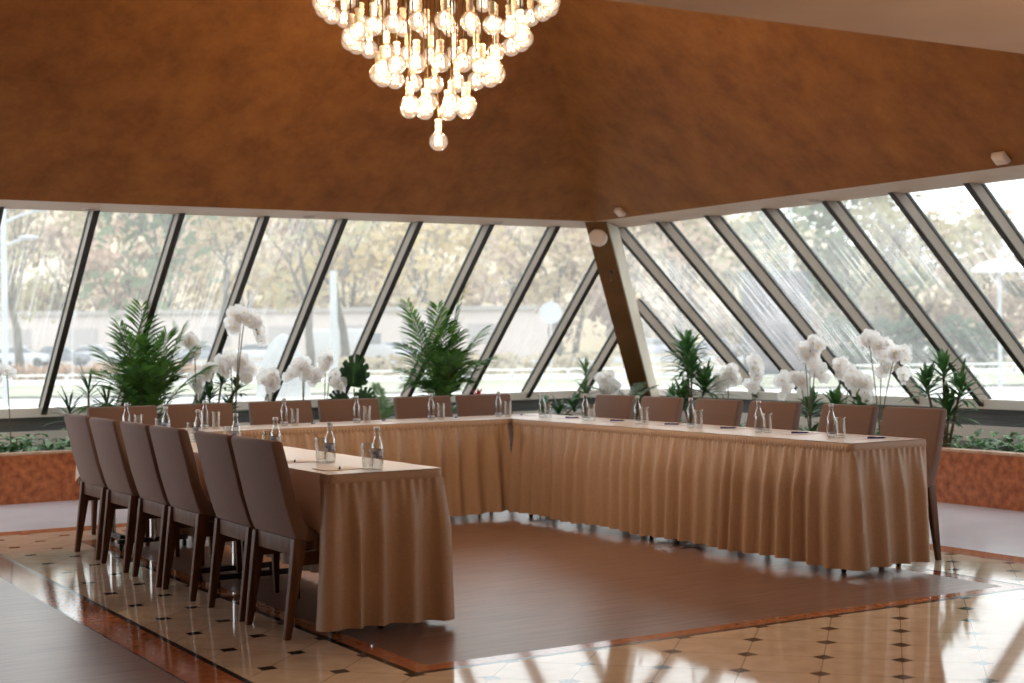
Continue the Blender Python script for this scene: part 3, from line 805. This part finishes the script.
dracaena(9.02, 13.46, [(0,0,.62),(-.05,-.05,.42)], 'slim dracaena left of the brown pillar', M['leaf_mid'], L=.26, W=.03, nl=18)
dracaena(9.85, 13.02, [(0,0,.34),(.08,-.08,.26)], 'low upright leafy plant just right of the pillar foot', M['leaf_mid'], L=.24, W=.04, nl=16, name='leafy_plant', spread=.7)
dracaena(4.84, 13.55, [(0,0,.48),(.13,.02,.62),(-.1,0,.34),(.25,-.05,.56),(.2,0,.36)], 'dark leafy plant between the areca palm and the tall orchid', M['leaf_dark'], L=.22, W=.05, nl=18, name='leafy_plant')
dracaena(8.62, 13.66, [(0,0,.20),(.2,.02,.17),(.40,.03,.22)], 'low dark broad leaved plant behind the inner corner of the tables', M['leaf_dark'], L=.27, W=.075, nl=12, name='leafy_plant')
dracaena(9.86, 8.14, [(0,0,.36),(.05,.1,.3)], 'spiky little plant at the right edge by the grille', M['leaf_grey'], L=.26, W=.02, nl=16, name='spiky_plant')
dracaena(9.66, 10.65, [(0,0,.3),(.0,-.35,.32),(0,-.7,.28)], 'broad dark foliage plant under the big orchid cluster', M['leaf_mid'], L=.30, W=.07, nl=28, name='leafy_plant')

# orchids -------------------------------------------------------------------------
pm = MB()
for k in range(5):
    a = 2*PI*k/5+PI/2; w = .030 if k % 5 in (1,4) else .021; L = .048
    d = Vector((math.cos(a),0,math.sin(a))); s = Vector((-d.z,0,d.x)); f = Vector((0,-1,0))
    pts = [Vector((0,0,0)), d*L*.35+s*w*.8+f*.004, d*L*.75+s*w+f*.008, d*L*1.05+s*w*.35+f*.004, d*L*1.08-s*w*.0+f*.002, d*L*1.05-s*w*.35+f*.004, d*L*.75-s*w+f*.008, d*L*.35-s*w*.8+f*.004]
    pm.add(pts, [(0,1,2,7),(2,3,4,5),(2,5,6,7)] if False else [(0,1,7),(1,2,6,7),(2,3,5,6),(3,4,5)])
pm.mi = 1
pm.sphere((0,-.012,-.004), .010, 8, 5, 1, 1.2, .8)
bl0 = [None]
def orchid(x, y, stems, label, leaves=6, leafmat='leaf_dark', leafL=.25, fs=1.0):
    """stems: (topx, topy, topz, run, drop, n) relative to the root; run = horizontal reach of the arching end"""
    e = plant_root('orchid', x, y, label, 'orchid', 'white orchids along the windows')
    for tx, ty, tz, run, drop, n in stems:
        n = int(n*1.35)
        pts = []
        for i in range(9): t = i/8; pts.append(Vector((tx*t**1.5, ty*t**1.5, tz*t)))
        arch = []
        for i in range(1, 9):
            t = i/8; arch.append(Vector((tx+run*t, ty-.03*t, tz+.05*math.sin(PI*t*.7)-drop*t*t)))
        m = MB(); m.tube(pts+arch, .005, 6); s = m.build('flower_stem', M['stem'], e, True)
        for k in range(n):
            t = k/max(1,n-1); f = t*7; i = int(min(6, f)); p = arch[i]*(1-(f-i))+arch[i+1]*(f-i)
            if bl0[0] is None: b = pm.build('blossom', [M['petal'], M['lip']], s, False); bl0[0] = b
            else: b = bl0[0].copy(); COL.objects.link(b); b.parent = s
            b.location = p+Vector((R.uniform(-.055,.055), R.uniform(-.06,.04), R.uniform(-.05,.05)))
            b.rotation_euler = (R.uniform(-.4,.3), R.uniform(-.6,.6), -rad(25)+R.uniform(-.8,.8)); sc = 1.22*fs*R.uniform(.85,1.12); b.scale = (sc,sc,sc)
    m = MB()
    for k in range(leaves):
        a = 2*PI*k/leaves+.3; el = R.uniform(.3,1.0)
        blade(m, (0,0,.0), (math.cos(a)*math.cos(el), math.sin(a)*math.cos(el), math.sin(el)), (0,0,1), leafL*R.uniform(.8,1.2), .065, bend=.6, n=6, peak=.55)
    m.build('leaves', M[leafmat], e)
orchid(3.07, 13.75, [(-.03,0,.74,-.10,.16,6)], 'single white orchid at the far left edge above the planter', 4)
orchid(4.68, 13.46, [(-.06,-.14,.98,-.06,.15,5),(.04,-.05,.70,.08,.12,5),(.0,-.02,.62,-.05,.10,4)], 'slender pale orchid between the areca palm and the tall orchid', 4)
orchid(5.02, 13.40, [(-.02,-.28,1.20,-.13,.12,11),(.0,-.30,1.18,.12,.20,13),(-.05,-.06,.78,-.10,.12,9),(.03,-.04,.76,.1,.16,11)], 'tallest white orchid standing beside the areca palm', 9, leafL=.45)
orchid(5.44, 13.52, [(.02,0,.62,-.09,.10,9),(-.04,0,.56,.07,.06,7)], 'white orchid clump left of the slanted mullion, low', 6)
orchid(5.76, 13.50, [(0,0,.72,-.12,.14,10),(.02,0,.66,.1,.12,9)], 'white orchid clump in the middle of the low orchids', 6)
orchid(5.99, 13.52, [(.02,0,.78,-.07,.12,8),(.06,0,.60,.08,.14,8)], 'white orchid next to the large split leaf', 6)
orchid(9.2, 13.42, [(.06,0,.50,-.08,.1,9),(.02,0,.44,.1,.08,8)], 'white orchid left of the brown pillar foot', 6)
orchid(9.72, 11.92, [(0,.0,.58,0.02,.1,9),(.0,.14,.5,.0,.1,8)], 'white orchid right of the tall dracaena', 5)
orchid(9.76, 11.56, [(0,0,.66,.02,.12,9),(0,.05,.5,0,.1,5)], 'white orchid between the tall dracaena and the big orchid cluster', 5)
orchid(9.72, 11.06, [(0,.02,.56,0,.22,7)], 'white orchid drooping at the left of the big orchid cluster', 4)
orchid(9.52, 10.50, [(0,-.02,.86,.05,.1,10),(.02,.08,.80,.0,.14,10),(0,-.08,.66,.03,.1,9),(.0,.14,.55,.02,.12,9)], 'big white orchid cluster in front of the right hand windows', 8, 'leaf_mid', .32)
orchid(9.56, 10.12, [(0,.04,.66,.0,.1,9),(0,-.12,.60,.02,.14,9),(.04,-.2,.5,.02,.1,7)], 'white orchid at the right of the big orchid cluster', 7, 'leaf_mid', .3)
orchid(9.56, 9.65, [(0,.12,.90,0.02,.10,8),(.02,-.02,.86,.02,.28,9),(.02,-.18,.80,.05,.25,6)], 'tall thin stemmed white orchid near the right end', 4)

# split leaf plant
e = plant_root('split_leaf_plant', 6.29, 13.45, 'large dark split leaf plant beside the orchids', 'plant')
def monstera(m, c, w, h, tilt):
    n = 96; vs = [Vector((0,0,-h*.42))]
    for k in range(n+1):
        t = -PI+2*PI*k/n + PI/2*0
        a = t-PI/2
        rr = 1.0
        x = math.sin(t); z = math.cos(t)
        notch = (k % 8 in (4,5)) and 10 < k < n-10
        rr = .34 if notch else (1 if k % 8 not in (3,5) else .96)
        px = x*w*.5*(1-.12*z)*rr; pz = (z*h*.5*(rr*.85+.15) if z > -.85 else z*h*.42)
        vs.append(Vector((px, -.03*abs(px)/w, pz)))
    fs = [(0,k,k+1) for k in range(1,n+1)]
    rot = Matrix.Rotation(tilt[2],3,'Z') @ Matrix.Rotation(tilt[1],3,'Y') @ Matrix.Rotation(tilt[0],3,'X')
    m.add([rot@v+Vector(c) for v in vs], fs)
for (c, w, h, t) in (((0,0,.66),.30,.36,(.2,.15,-.45)),((.14,.08,.40),.22,.24,(.3,.5,-.2)),((-.15,.05,.38),.22,.24,(.3,-.5,-.7))):
    m = MB(); monstera(m, c, w, h, t); m.build('leaf', M['leaf_dark'], e)
m = MB()
for c in ((0,.02,.50),(.14,.1,.32),(-.15,.07,.3)): m.tube([(0,0,-.02),(c[0]*.5,c[1]*.5,c[2]*.6),c], .007, 6)
m.build('stem', M['stem'], e, True)

# red bromeliad
e = plant_root('bromeliad', 7.74, 13.55, 'small bromeliad with a red flower head right of the tall palm', 'plant')
m = MB()
for k in range(14):
    a = k*2.4; el = .35+.5*(k/14); blade(m, (0,0,.2), (math.cos(a)*math.cos(el),math.sin(a)*math.cos(el),math.sin(el)), (0,0,1), .26, .03, bend=.5)
m.tube([(0,0,-.02),(0,0,.24)], .014, 6); m.build('leaves', M['leaf_dark'], e)
m = MB()
for k in range(12):
    a = k*2.4; el = .3+1.1*(k/12); blade(m, (0,0,.36), (math.cos(a)*math.cos(el),math.sin(a)*math.cos(el),math.sin(el)), (0,0,1), .13, .035, bend=.2)
m.tube([(0,0,.2),(0,0,.4)], .012, 6); m.build('flower_head', M['red_leaf'], e)

# ground cover in the planters
def cover(x0, x1, y0, y1, n, label, hmax):
    m = MB()
    for k in range(n):
        p = Vector((R.uniform(x0,x1), R.uniform(y0,y1), .405+R.uniform(0,hmax)*R.uniform(.2,1)))
        a = R.uniform(0,2*PI); el = R.uniform(-.2,.8)
        m.mi = 0 if R.random() < .6 else 1
        blade(m, p, (math.cos(a)*math.cos(el),math.sin(a)*math.cos(el),math.sin(el)), (0,0,1), R.uniform(.07,.15), R.uniform(.05,.085), bend=.5, n=4, peak=.5)
    for k in range(n//12):
        p = Vector((R.uniform(x0,x1), R.uniform(y0,y1), .40)); m.mi = 0
        m.tube([p, p+Vector((R.uniform(-.04,.04),R.uniform(-.04,.04),hmax*.6))], .004, 4)
    o = m.build('foliage', [M['leaf_mid'], pmat('light green ground leaf', (.07,.17,.05), (.2,.34,.14), rough=.4, scale=15, transl=.25)])
    tag(o, label, 'ground cover', None, 'stuff')
cover(1.9, 3.75, 13.42, 14.05, 420, 'dense low green ground cover in the left planter', .17)
cover(9.36, 10.2, 6.2, 9.05, 520, 'dense low green ground cover in the right planter', .13)
cover(4.1, 9.1, 13.5, 14.1, 420, 'dark low foliage along the planter behind the back row', .10)
cover(9.36, 10.2, 9.3, 13.0, 420, 'dark low foliage along the planter behind the right wing', .10)

# ------------------------------------------------------------------ outside
YAW = rad(31.04)
def pol(px, d):
    a = YAW+math.atan((px-512)/1505); return (d*math.sin(a), d*math.cos(a))
def outmat(n, c1, c2, s=.5, **k): return pmat(n, [.78*v for v in c1], [.78*v for v in c2], rough=.9, scale=s, detail=6, **k)
G_ = [('paving', 5, 43, (.42,.41,.40), (.5,.49,.47)), ('lawn', 43, 55, (.30,.31,.2), (.40,.40,.29)), ('verge', 55, 96, (.36,.27,.18), (.42,.38,.24)),
      ('road', 96, 128, (.33,.33,.34), (.39,.39,.4)), ('lawn', 128, 400, (.3,.25,.14), (.38,.32,.2))]
fwd = Vector((math.sin(YAW), math.cos(YAW), 0)); rgt = Vector((math.cos(YAW), -math.sin(YAW), 0))
for nm, a, b, c1, c2 in G_:
    m = MB(); hw = 200; a0 = a if a > 5 else 5
    q = [fwd*a0-rgt*hw, fwd*a0+rgt*hw, fwd*b+rgt*hw, fwd*b-rgt*hw]
    if nm == 'paving':
        # keeps clear of the building: two quads outside the glass lines
        m.add([(-60,15,-.06),(90,15,-.06),(90,70,-.06),(-60,70,-.06)], [(0,1,2,3)]); m.add([(11,-40,-.06),(90,-40,-.06),(90,15,-.06),(11,15,-.06)], [(0,1,2,3)])
        m.v = [(v[0],v[1],-.12) for v in m.v]
    else: m.add([(p.x,p.y,-.06-(0 if nm != 'road' else .0)) for p in q], [(0,1,2,3)])
    tag(m.build('ground' if nm != 'road' else 'road', outmat('outdoor '+nm+str(a), c1, c2, .25)), kind='structure')
hm = outmat('distant autumn slope', (.44,.36,.23), (.64,.52,.38), .06)
for lab, pxs in (('hill', [(-600,30),(-200,33),(100,30),(300,33),(520,31),(640,28),(720,24),(800,21),(860,17),(930,13),(1000,10),(1100,9),(1400,14)]),):
    m = MB(); vs = []; nn = 90; rr = random.Random(3)
    def hh(px):
        for (a, ha), (b, hb) in zip(pxs[:-1], pxs[1:]):
            if a <= px <= b: return ha+(hb-ha)*(px-a)/(b-a)
        return 10
    for j in range(7):
        for i in range(nn+1):
            px = -600+2000*i/nn; x, y = pol(px, 215+j*9); t = j/6
            vs.append((x, y, -.1+hh(px)*math.sin(t*PI/2)+(rr.uniform(-1,1) if j else 0)))
    m.add(vs, [(j*(nn+1)+i, j*(nn+1)+i+1, (j+1)*(nn+1)+i+1, (j+1)*(nn+1)+i) for j in range(6) for i in range(nn)])
    tag(m.build('hill', hm, None, True), kind='structure')
# white kerb rail
e = tag(empty('railing', pol(512,54)), 'long white metal railing beyond the windows', 'railing'); e.rotation_euler = (0,0,-YAW)
mw = pmat('white painted metal', (.85,.85,.85), rough=.5)
m = MB(); m.box(-90,90,-.04,.04,-.02,.16); m.box(-90,90,-.04,.04,.3,.36); m.build('rail', mw, e)
m = MB()
for k in range(-45,46): m.box(k*2-.04,k*2+.04,-.04,.04,-.06,.36)
tag(m.build('posts', mw, e), kind='stuff')
# low building behind the parked cars
e = tag(empty('building', pol(150,140)), 'long low pinkish grey building behind the parked cars', 'building'); e.rotation_euler = (0,0,-YAW)
m = MB(); m.box(-60,36,0,10,-.06,4.2); m.build('wall', outmat('pinkish grey render', (.66,.57,.55), (.72,.63,.60), .2), e)
m = MB(); m.box(-60.3,36.3,-.3,10.3,4.2,4.6); m.build('roof', outmat('grey roof edge', (.42,.38,.36), (.46,.42,.4), .2), e)
for k in range(-9, 6):
    m = MB(); m.box(k*6-1.3,k*6+1.3,-.05,.0,1.2,3.0); m.build('window', outmat('dim window', (.46,.42,.42), (.50,.46,.46), .3), e)
# trees
def tree(px, d, h, cw, c1, c2, label, group, trunk_h=.35, n=900, dens=1, bare=.3, leaf=.5, lo=.18):
    x, y = pol(px, d); e = tag(empty('tree', (x,y,-.06)), label, 'tree', group)
    m = MB(); rr = random.Random(int(px*13+d))
    def br(p, dirv, L, r, lev):
        pts = [p]; dd = dirv.copy()
        for i in range(4): dd = (dd+Vector((rr.uniform(-.18,.18),rr.uniform(-.18,.18),.06))).normalized(); pts.append(pts[-1]+dd*L/4)
        m.tube(pts, [r*(1-.13*i) for i in range(5)], 6 if lev < 2 else 4)
        if lev < 3:
            for k in range(3 if lev else 4):
                a = rr.uniform(0,2*PI); t = Vector((math.cos(a),math.sin(a),rr.uniform(.5,1.2))).normalized()
                br(pts[-1-(k % 2)], (dd*.6+t*.7).normalized(), L*.62, r*.5, lev+1)
    br(Vector((0,0,0)), Vector((rr.uniform(-.08,.08),rr.uniform(-.08,.08),1)).normalized(), h*trunk_h, h*.022, 0)
    m.build('trunk', M['bark'], e, True)
    m = MB(); cl = []
    for k in range(22):
        a = rr.uniform(0,2*PI); q = math.sqrt(rr.random()); z = h*(lo+(1-lo)*rr.random()); wz = math.sin(PI*min(.95,max(.12,(z/h-lo+.12)/(1.12-lo))))
        cl.append((Vector((cw*q*wz*math.cos(a), cw*q*wz*math.sin(a), z)), h*rr.uniform(.07,.13)))
    for k in range(n):
        c, s = rr.choice(cl); v = Vector((rr.gauss(0,1),rr.gauss(0,1),rr.gauss(0,.8)))*s*.6; p = c+v
        L = leaf*rr.uniform(.6,1.4); u = Vector((rr.gauss(0,1),rr.gauss(0,1),rr.gauss(0,1))).normalized(); w = u.orthogonal().normalized()
        m.add([p-u*L*.5, p+w*L*.35, p+u*L*.5, p-w*L*.35], [(0,1,2,3)])
    m.build('crown', outmat('autumn crown %d' % int(px*7+d), c1, c2, .12, transl=.35), e)
M['bark'] = outmat('outdoor bark', (.075,.065,.05), (.14,.115,.09), 2)
beige = ((.54,.42,.25),(.66,.55,.38)); olive = ((.42,.37,.19),(.52,.47,.28)); pinkt = ((.58,.41,.30),(.70,.55,.43)); yell = ((.60,.45,.20),(.70,.55,.30)); green = ((.14,.18,.09),(.25,.29,.16))
back = [(-30,165,17,9,olive),(60,170,19,10,beige),(120,160,18,9,pinkt),(185,175,20,10,beige),(240,165,17,9,yell),(300,172,19,10,pinkt),(350,160,17,9,beige),(410,168,19,10,yell),
        (470,175,18,10,beige),(520,162,17,9,pinkt),(575,170,18,10,beige),(630,165,18,10,pinkt),(690,172,18,9,beige),(740,160,16,9,olive),(800,168,18,10,beige),(870,165,17,9,olive),(930,172,14,9,beige),(1000,165,12,9,pinkt),(1070,165,12,9,olive)]
for px, d, h, cw, c in back:
    tree(px, d, h, cw, *c, 'hazy autumn tree in the far row behind the road', 'far autumn trees', n=1500, leaf=1.0, trunk_h=.3, lo=.1)
mids = [(20,95,14,6,olive,'olive autumn tree behind the white lamp post at the far left',1400),(150,62,11,3.6,green,'greenish tree with forked trunk behind the areca palm',520),(215,100,13,5,beige,'beige autumn tree seen between two left mullions',900),
        (310,70,11,4,olive,'thin tree with bare branches above the low orchids',330),(345,76,12,4,yell,'tall yellowish tree right of the pale lamp post',420),(440,98,13,5.5,yell,'golden autumn tree behind the tall palm',1100),
        (560,92,12,5,beige,'pale autumn tree left of the brown pillar',800),(680,88,11,4.5,pinkt,'pinkish bare tree right of the brown pillar',450),(840,72,10,5,green,'dense green tree behind the right hand mullions',1500),
        (900,84,11,5,olive,'olive tree above the dark hedge on the right',1200),(985,90,8.5,4,beige,'low beige tree at the far right',600)]
for px, d, h, cw, c, lb, n in mids:
    tree(px, d, h, cw, *c, lb, 'nearer autumn trees', n=n, leaf=.55, lo=.3)
# hedge and brown bank on the right
def lump(name, px, d, w, depth, h, n, c, label, cat, leaf):
    x, y = pol(px, d); m = MB(); rr = random.Random(px)
    for k in range(n):
        u = rr.uniform(-w,w); v = rr.uniform(-depth,depth); z = rr.uniform(0,1)**.7*h*(1-.15*math.sin(u*2)**2)
        p = rgt*u+fwd*v+Vector((0,0,z)); L = leaf*rr.uniform(.6,1.4); q = Vector((rr.gauss(0,1),rr.gauss(0,1),rr.gauss(0,1))).normalized(); o = q.orthogonal().normalized()
        m.add([p-q*L*.5,p+o*L*.35,p+q*L*.5,p-o*L*.35], [(0,1,2,3)])
    m.box(-.1,.1,-.1,.1,0,h*.5)
    tag(m.build(name, outmat('leaves of '+label[:20], c[0], c[1], .4, transl=.2), None, False, (x,y,-.06)), label, cat)
lump('hedge', 915, 60, 3.4, .8, 2.2, 1700, ((.055,.095,.05),(.10,.15,.08)), 'dark green clipped hedge outside the right hand windows', 'hedge', .35)
lump('hedge', 60, 62, 6, 1, .7, 1300, ((.40,.22,.12),(.5,.3,.17)), 'low russet hedge outside the leftmost window', 'hedge', .3)
lump('shrub', 470, 64, 6, 1, .9, 1200, ((.42,.32,.2),(.5,.42,.28)), 'low straw coloured shrub behind the tall palm', 'shrub', .3)
lump('hedge', 960, 86, 14, 1.5, 3.6, 2400, ((.38,.27,.2),(.48,.36,.28)), 'tall brown autumn hedge above the dark hedge', 'hedge', .5)
# parked cars
def car(px, d, ang, col, label):
    x, y = pol(px, d); e = tag(empty('car', (x,y,-.06), ang-YAW), label, 'car', 'cars parked along the road')
    paint = pmat('car paint '+label[:14], col, rough=.3)
    m = MB(); prism(m, [(-2.1,.35),(-2.15,.75),(-1.9,.95),(-1.2,1.0),(.9,1.0),(1.9,.88),(2.15,.7),(2.1,.35)], -.85, .85); m.build('body', paint, e, bevel=.06)
    m = MB(); prism(m, [(-1.7,.98),(-1.2,1.42),(.2,1.46),(1.0,1.0)], -.72, .72); m.build('cabin', pmat('car glass', (.12,.13,.15), rough=.2), e, bevel=.05)
    m = MB(); prism(m, [(-1.25,1.40),(-1.1,1.47),(.15,1.5),(.3,1.43)], -.7, .7); m.build('roof', paint, e, bevel=.02)
    for wx in (-1.35,1.35):
        for wy in (-.8,.8):
            m = MB(); m.tube([(wx,wy-.1,.32),(wx,wy+.1,.32)], .32, 16); m.build('wheel', M['black_metal'], e, True)
for px, col, w in ((22,(.55,.56,.58),'silver car parked at the far left outside'),(62,(.16,.17,.2),'dark car parked second from the left outside'),(98,(.6,.6,.6),'pale car parked behind the dark dracaena'),
                   (205,(.25,.27,.3),'grey car parked behind the slender orchid'),(262,(.62,.62,.62),'white car parked behind the tallest orchid'),(398,(.5,.5,.52),'silver car parked behind the fern palm'),
                   (660,(.4,.42,.48),'bluish car parked right of the pillar'),(720,(.2,.2,.24),'dark car parked behind the tall dracaena')):
    car(px, 118, R.uniform(-.06,.06), col, w)
car(905, 80, .08, (.8,.8,.8), 'white car passing below the dark hedge')
# white van
x, y = pol(352, 84); e = tag(empty('van', (x,y,-.06), -YAW+.1), 'white delivery van beside the pale lamp post', 'van')
pv = pmat('white van paint', (.48,.49,.52), rough=.5)
m = MB(); prism(m, [(-2.3,.4),(-2.3,1.9),(-2.1,2.2),(1.0,2.2),(1.6,1.4),(2.3,1.2),(2.4,.4)], -.95, .95); m.build('body', pv, e, bevel=.08)
m = MB(); m.box(.95,1.6,-.97,.97,1.35,1.95); m.build('side_window', pmat('van glass', (.2,.22,.25), rough=.2), e)
for wx in (-1.5,1.5):
    m = MB(); m.tube([(wx,-.96,.36),(wx,-.7,.36)], .36, 16); m.build('wheel', M['black_metal'], e, True)
    m = MB(); m.tube([(wx,.7,.36),(wx,.96,.36)], .36, 16); m.build('wheel', M['black_metal'], e, True)
# street furniture
pole = pmat('pale grey galvanised pole', (.42,.43,.45), rough=.6)
msign = pmat('pale grey sign face', (.42,.43,.45), rough=.6)
def lamp(px, d, h, r, label, arms):
    x, y = pol(px, d); e = tag(empty('street_lamp', (x,y,-.06), -YAW), label, 'street lamp', 'street lamps outside')
    m = MB(); m.tube([(0,0,0),(0,0,h)], [r,r*.8], 10); m.build('pole', pole, e, True)
    for dx, z, rise in arms:
        m = MB(); m.tube([(0,0,z),(dx*.5,0,z+rise*.6),(dx,0,z+rise)], r*.45, 8); a = m.build('arm', pole, e, True)
        m = MB(); m.sphere((dx,0,z+rise), r*1.3, 10, 6, 2.4, 1.2, .6); m.build('luminaire', pole, a, True)
lamp(5, 40, 8, .085, 'pale lamp post with two arms at the far left', [(.95,4.55,.32),(.62,3.95,.22)])
lamp(334, 52, 3.9, .15, 'thick pale post beside the white van', [])
lamp(792, 55, 7.6, .08, 'slim lamp post with long arm on the right', [(2.3,6.2,.35)])
# mushroom lamp
x, y = pol(1000, 38); e = tag(empty('street_lamp', (x,y,-.06)), 'mushroom shaped white lamp outside at the far right', 'street lamp')
m = MB(); m.tube([(0,0,0),(0,0,2.95)], .05, 8); m.build('pole', pole, e, True)
m = MB(); m.lathe([(.05,2.9),(.62,2.93),(.66,2.98),(.5,3.1),(.25,3.2),(.06,3.24)], n=24); m.build('shade', mw, e, True)
# round signs
def sign(px, d, z, r, label):
    x, y = pol(px, d); e = tag(empty('road_sign', (x,y,-.06), -YAW), label, 'road sign')
    m = MB(); m.tube([(0,.03,0),(0,.03,z+r*.8)], .03, 8); m.build('post', pole, e, True)
    m = MB(); m.tube([(0,-.02,z),(0,.0,z)], r, 24); m.build('disc', msign, e, True)
sign(551, 40, 2.15, .30, 'round pale road sign left of the brown pillar')
sign(72, 60, 2.65, .17, 'small round white sign outside the leftmost window')
# advertising frame
x, y = pol(777, 48); e = tag(empty('poster_case', (x,y,-.06), -YAW-.15), 'dark framed poster case outside the right hand windows', 'poster case')
fr = pmat('grey green frame', (.05,.065,.065), rough=.6)
m = MB(); m.box(-1.05,1.05,-.08,.08,.25,.4); m.box(-1.05,1.05,-.08,.08,3.35,3.5); m.box(-1.05,-.93,-.08,.08,.4,3.35); m.box(.93,1.05,-.08,.08,.4,3.35); m.build('frame', fr, e)
m = MB(); m.box(-.93,.93,-.03,.03,.4,3.35); m.build('panel', pmat('mauve grey poster', (.05,.048,.065), (.15,.115,.13), rough=.6, scale=1.2), e)
m = MB(); m.box(-.9,-.75,-.06,.06,0,.25); m.box(.75,.9,-.06,.06,0,.25); m.build('foot', fr, e)
# white fleece covered shrub close to the glass
x, y = pol(283, 20); e = tag(empty('covered_shrub', (x,y,-.06)), 'shrub under a white fleece hood outside behind the low orchids', 'shrub')
fl = pmat('white frost fleece', (.42,.43,.44), (.50,.50,.50), rough=.8, scale=6, transl=.3)
m = MB(); prof = [(.36,0),(.37,.4),(.34,.8),(.29,1.1),(.2,1.35),(.09,1.5),(.02,1.54)]; m.lathe(prof, n=28, capb=False)
m.v = [(v[0]*(1+.05*math.sin(9*math.atan2(v[1],v[0]))), v[1]*(1+.05*math.sin(7*math.atan2(v[1],v[0]))), v[2]) for v in m.v]
m.build('fleece', fl, e, True)
m = MB(); m.tube([(0,0,0),(0,0,1.2)], .04, 6); m.build('stem', M['bark'], e)

# ------------------------------------------------------------------ light
w = bpy.data.worlds.new('overcast'); scn.world = w; w.use_nodes = True
nt = w.node_tree; nt.nodes.clear()
o = nt.nodes.new('ShaderNodeOutputWorld'); b = nt.nodes.new('ShaderNodeBackground')
tc = nt.nodes.new('ShaderNodeTexCoord'); sp = nt.nodes.new('ShaderNodeSeparateXYZ'); nt.links.new(tc.outputs['Generated'], sp.inputs[0])
rp = nt.nodes.new('ShaderNodeValToRGB'); rp.color_ramp.elements[0].position = 0; rp.color_ramp.elements[0].color = (.80,.82,.85,1)
rp.color_ramp.elements[1].position = .8; rp.color_ramp.elements[1].color = (1,1.02,1.06,1)
nt.links.new(sp.outputs[2], rp.inputs[0]); nt.links.new(rp.outputs[0], b.inputs[0]); b.inputs[1].default_value = 3.1
nt.links.new(b.outputs[0], o.inputs[0])

def point(p, e_, c, r=.08):
    l = bpy.data.lights.new('chandelier_glow', 'POINT'); l.energy = e_; l.color = c; l.shadow_soft_size = r
    ob = bpy.data.objects.new('chandelier_glow', l); COL.objects.link(ob); ob.location = p; return ob
warm = (1,.74,.48)
lit = [b for b in ch.children if b.name.startswith('bulb')]
for k in (0, 2, 5, 8, 10, 14, 18, 22, 26, 31, 37, 42, 49, 56, 63, 70):
    point(Vector((CX,CY,2.50))+lit[k].location, 24, warm, .02)

def added_hall_lamp(x, y, en):  # added lamps out of view, warming the ceiling and front table ends
    e = tag(empty('added_floor_lamp', (x,y,0)), 'added uplighter floor lamp in the unseen part of the hall', 'lamp', 'added hall uplighters')
    m = MB(); m.lathe([(.15,0),(.15,.02),(.02,.03)], n=20); m.build('base', M['black_metal'], e, True)
    m = MB(); m.tube([(0,0,.03),(0,0,1.62)], .014, 10); m.build('pole', M['black_metal'], e, True)
    m = MB(); m.lathe([(.03,1.62),(.12,1.66),(.16,1.75),(.15,1.75),(.11,1.67)], n=20, capt=False); m.build('lamp_shade', M['white_plastic'], e, True)
    l = bpy.data.lights.new('hall_fill', 'POINT'); l.energy = en; l.color = (1,.74,.48); l.shadow_soft_size = .08
    ob = bpy.data.objects.new('hall_fill', l); COL.objects.link(ob); ob.location = (x,y,1.80)
added_hall_lamp(4.4, 1.7, 90); added_hall_lamp(1.0, -2.2, 25); added_hall_lamp(-2.2, 2.5, 25)

# ------------------------------------------------------------------ camera
cam = bpy.data.cameras.new('camera'); co = bpy.data.objects.new('camera', cam); COL.objects.link(co)
RO = rad(-.708)
f = Vector((math.sin(YAW), math.cos(YAW), 0)); r0 = Vector((math.cos(YAW), -math.sin(YAW), 0)); u0 = Vector((0,0,1))
r = r0*math.cos(RO)+u0*math.sin(RO); u = -r0*math.sin(RO)+u0*math.cos(RO)
co.matrix_world = Matrix(((r.x,u.x,-f.x,0),(r.y,u.y,-f.y,0),(r.z,u.z,-f.z,1.34),(0,0,0,1)))
cam.sensor_width = 36; cam.lens = 1505/1024*36; cam.clip_end = 1000
cam.dof.use_dof = True; cam.dof.focus_distance = 8.2; cam.dof.aperture_fstop = 2.5
scn.camera = co
scn.view_settings.view_transform = 'Standard'; scn.view_settings.look = 'None'; scn.view_settings.gamma = 1
scn.view_settings.exposure = 0.12; scn.view_settings.use_curve_mapping = False
scn.cycles.use_denoising = True
scn.cycles.max_bounces = 8; scn.cycles.transparent_max_bounces = 24
scn.cycles.caustics_reflective = False; scn.cycles.caustics_refractive = False
scn.cycles.sample_clamp_indirect = 6
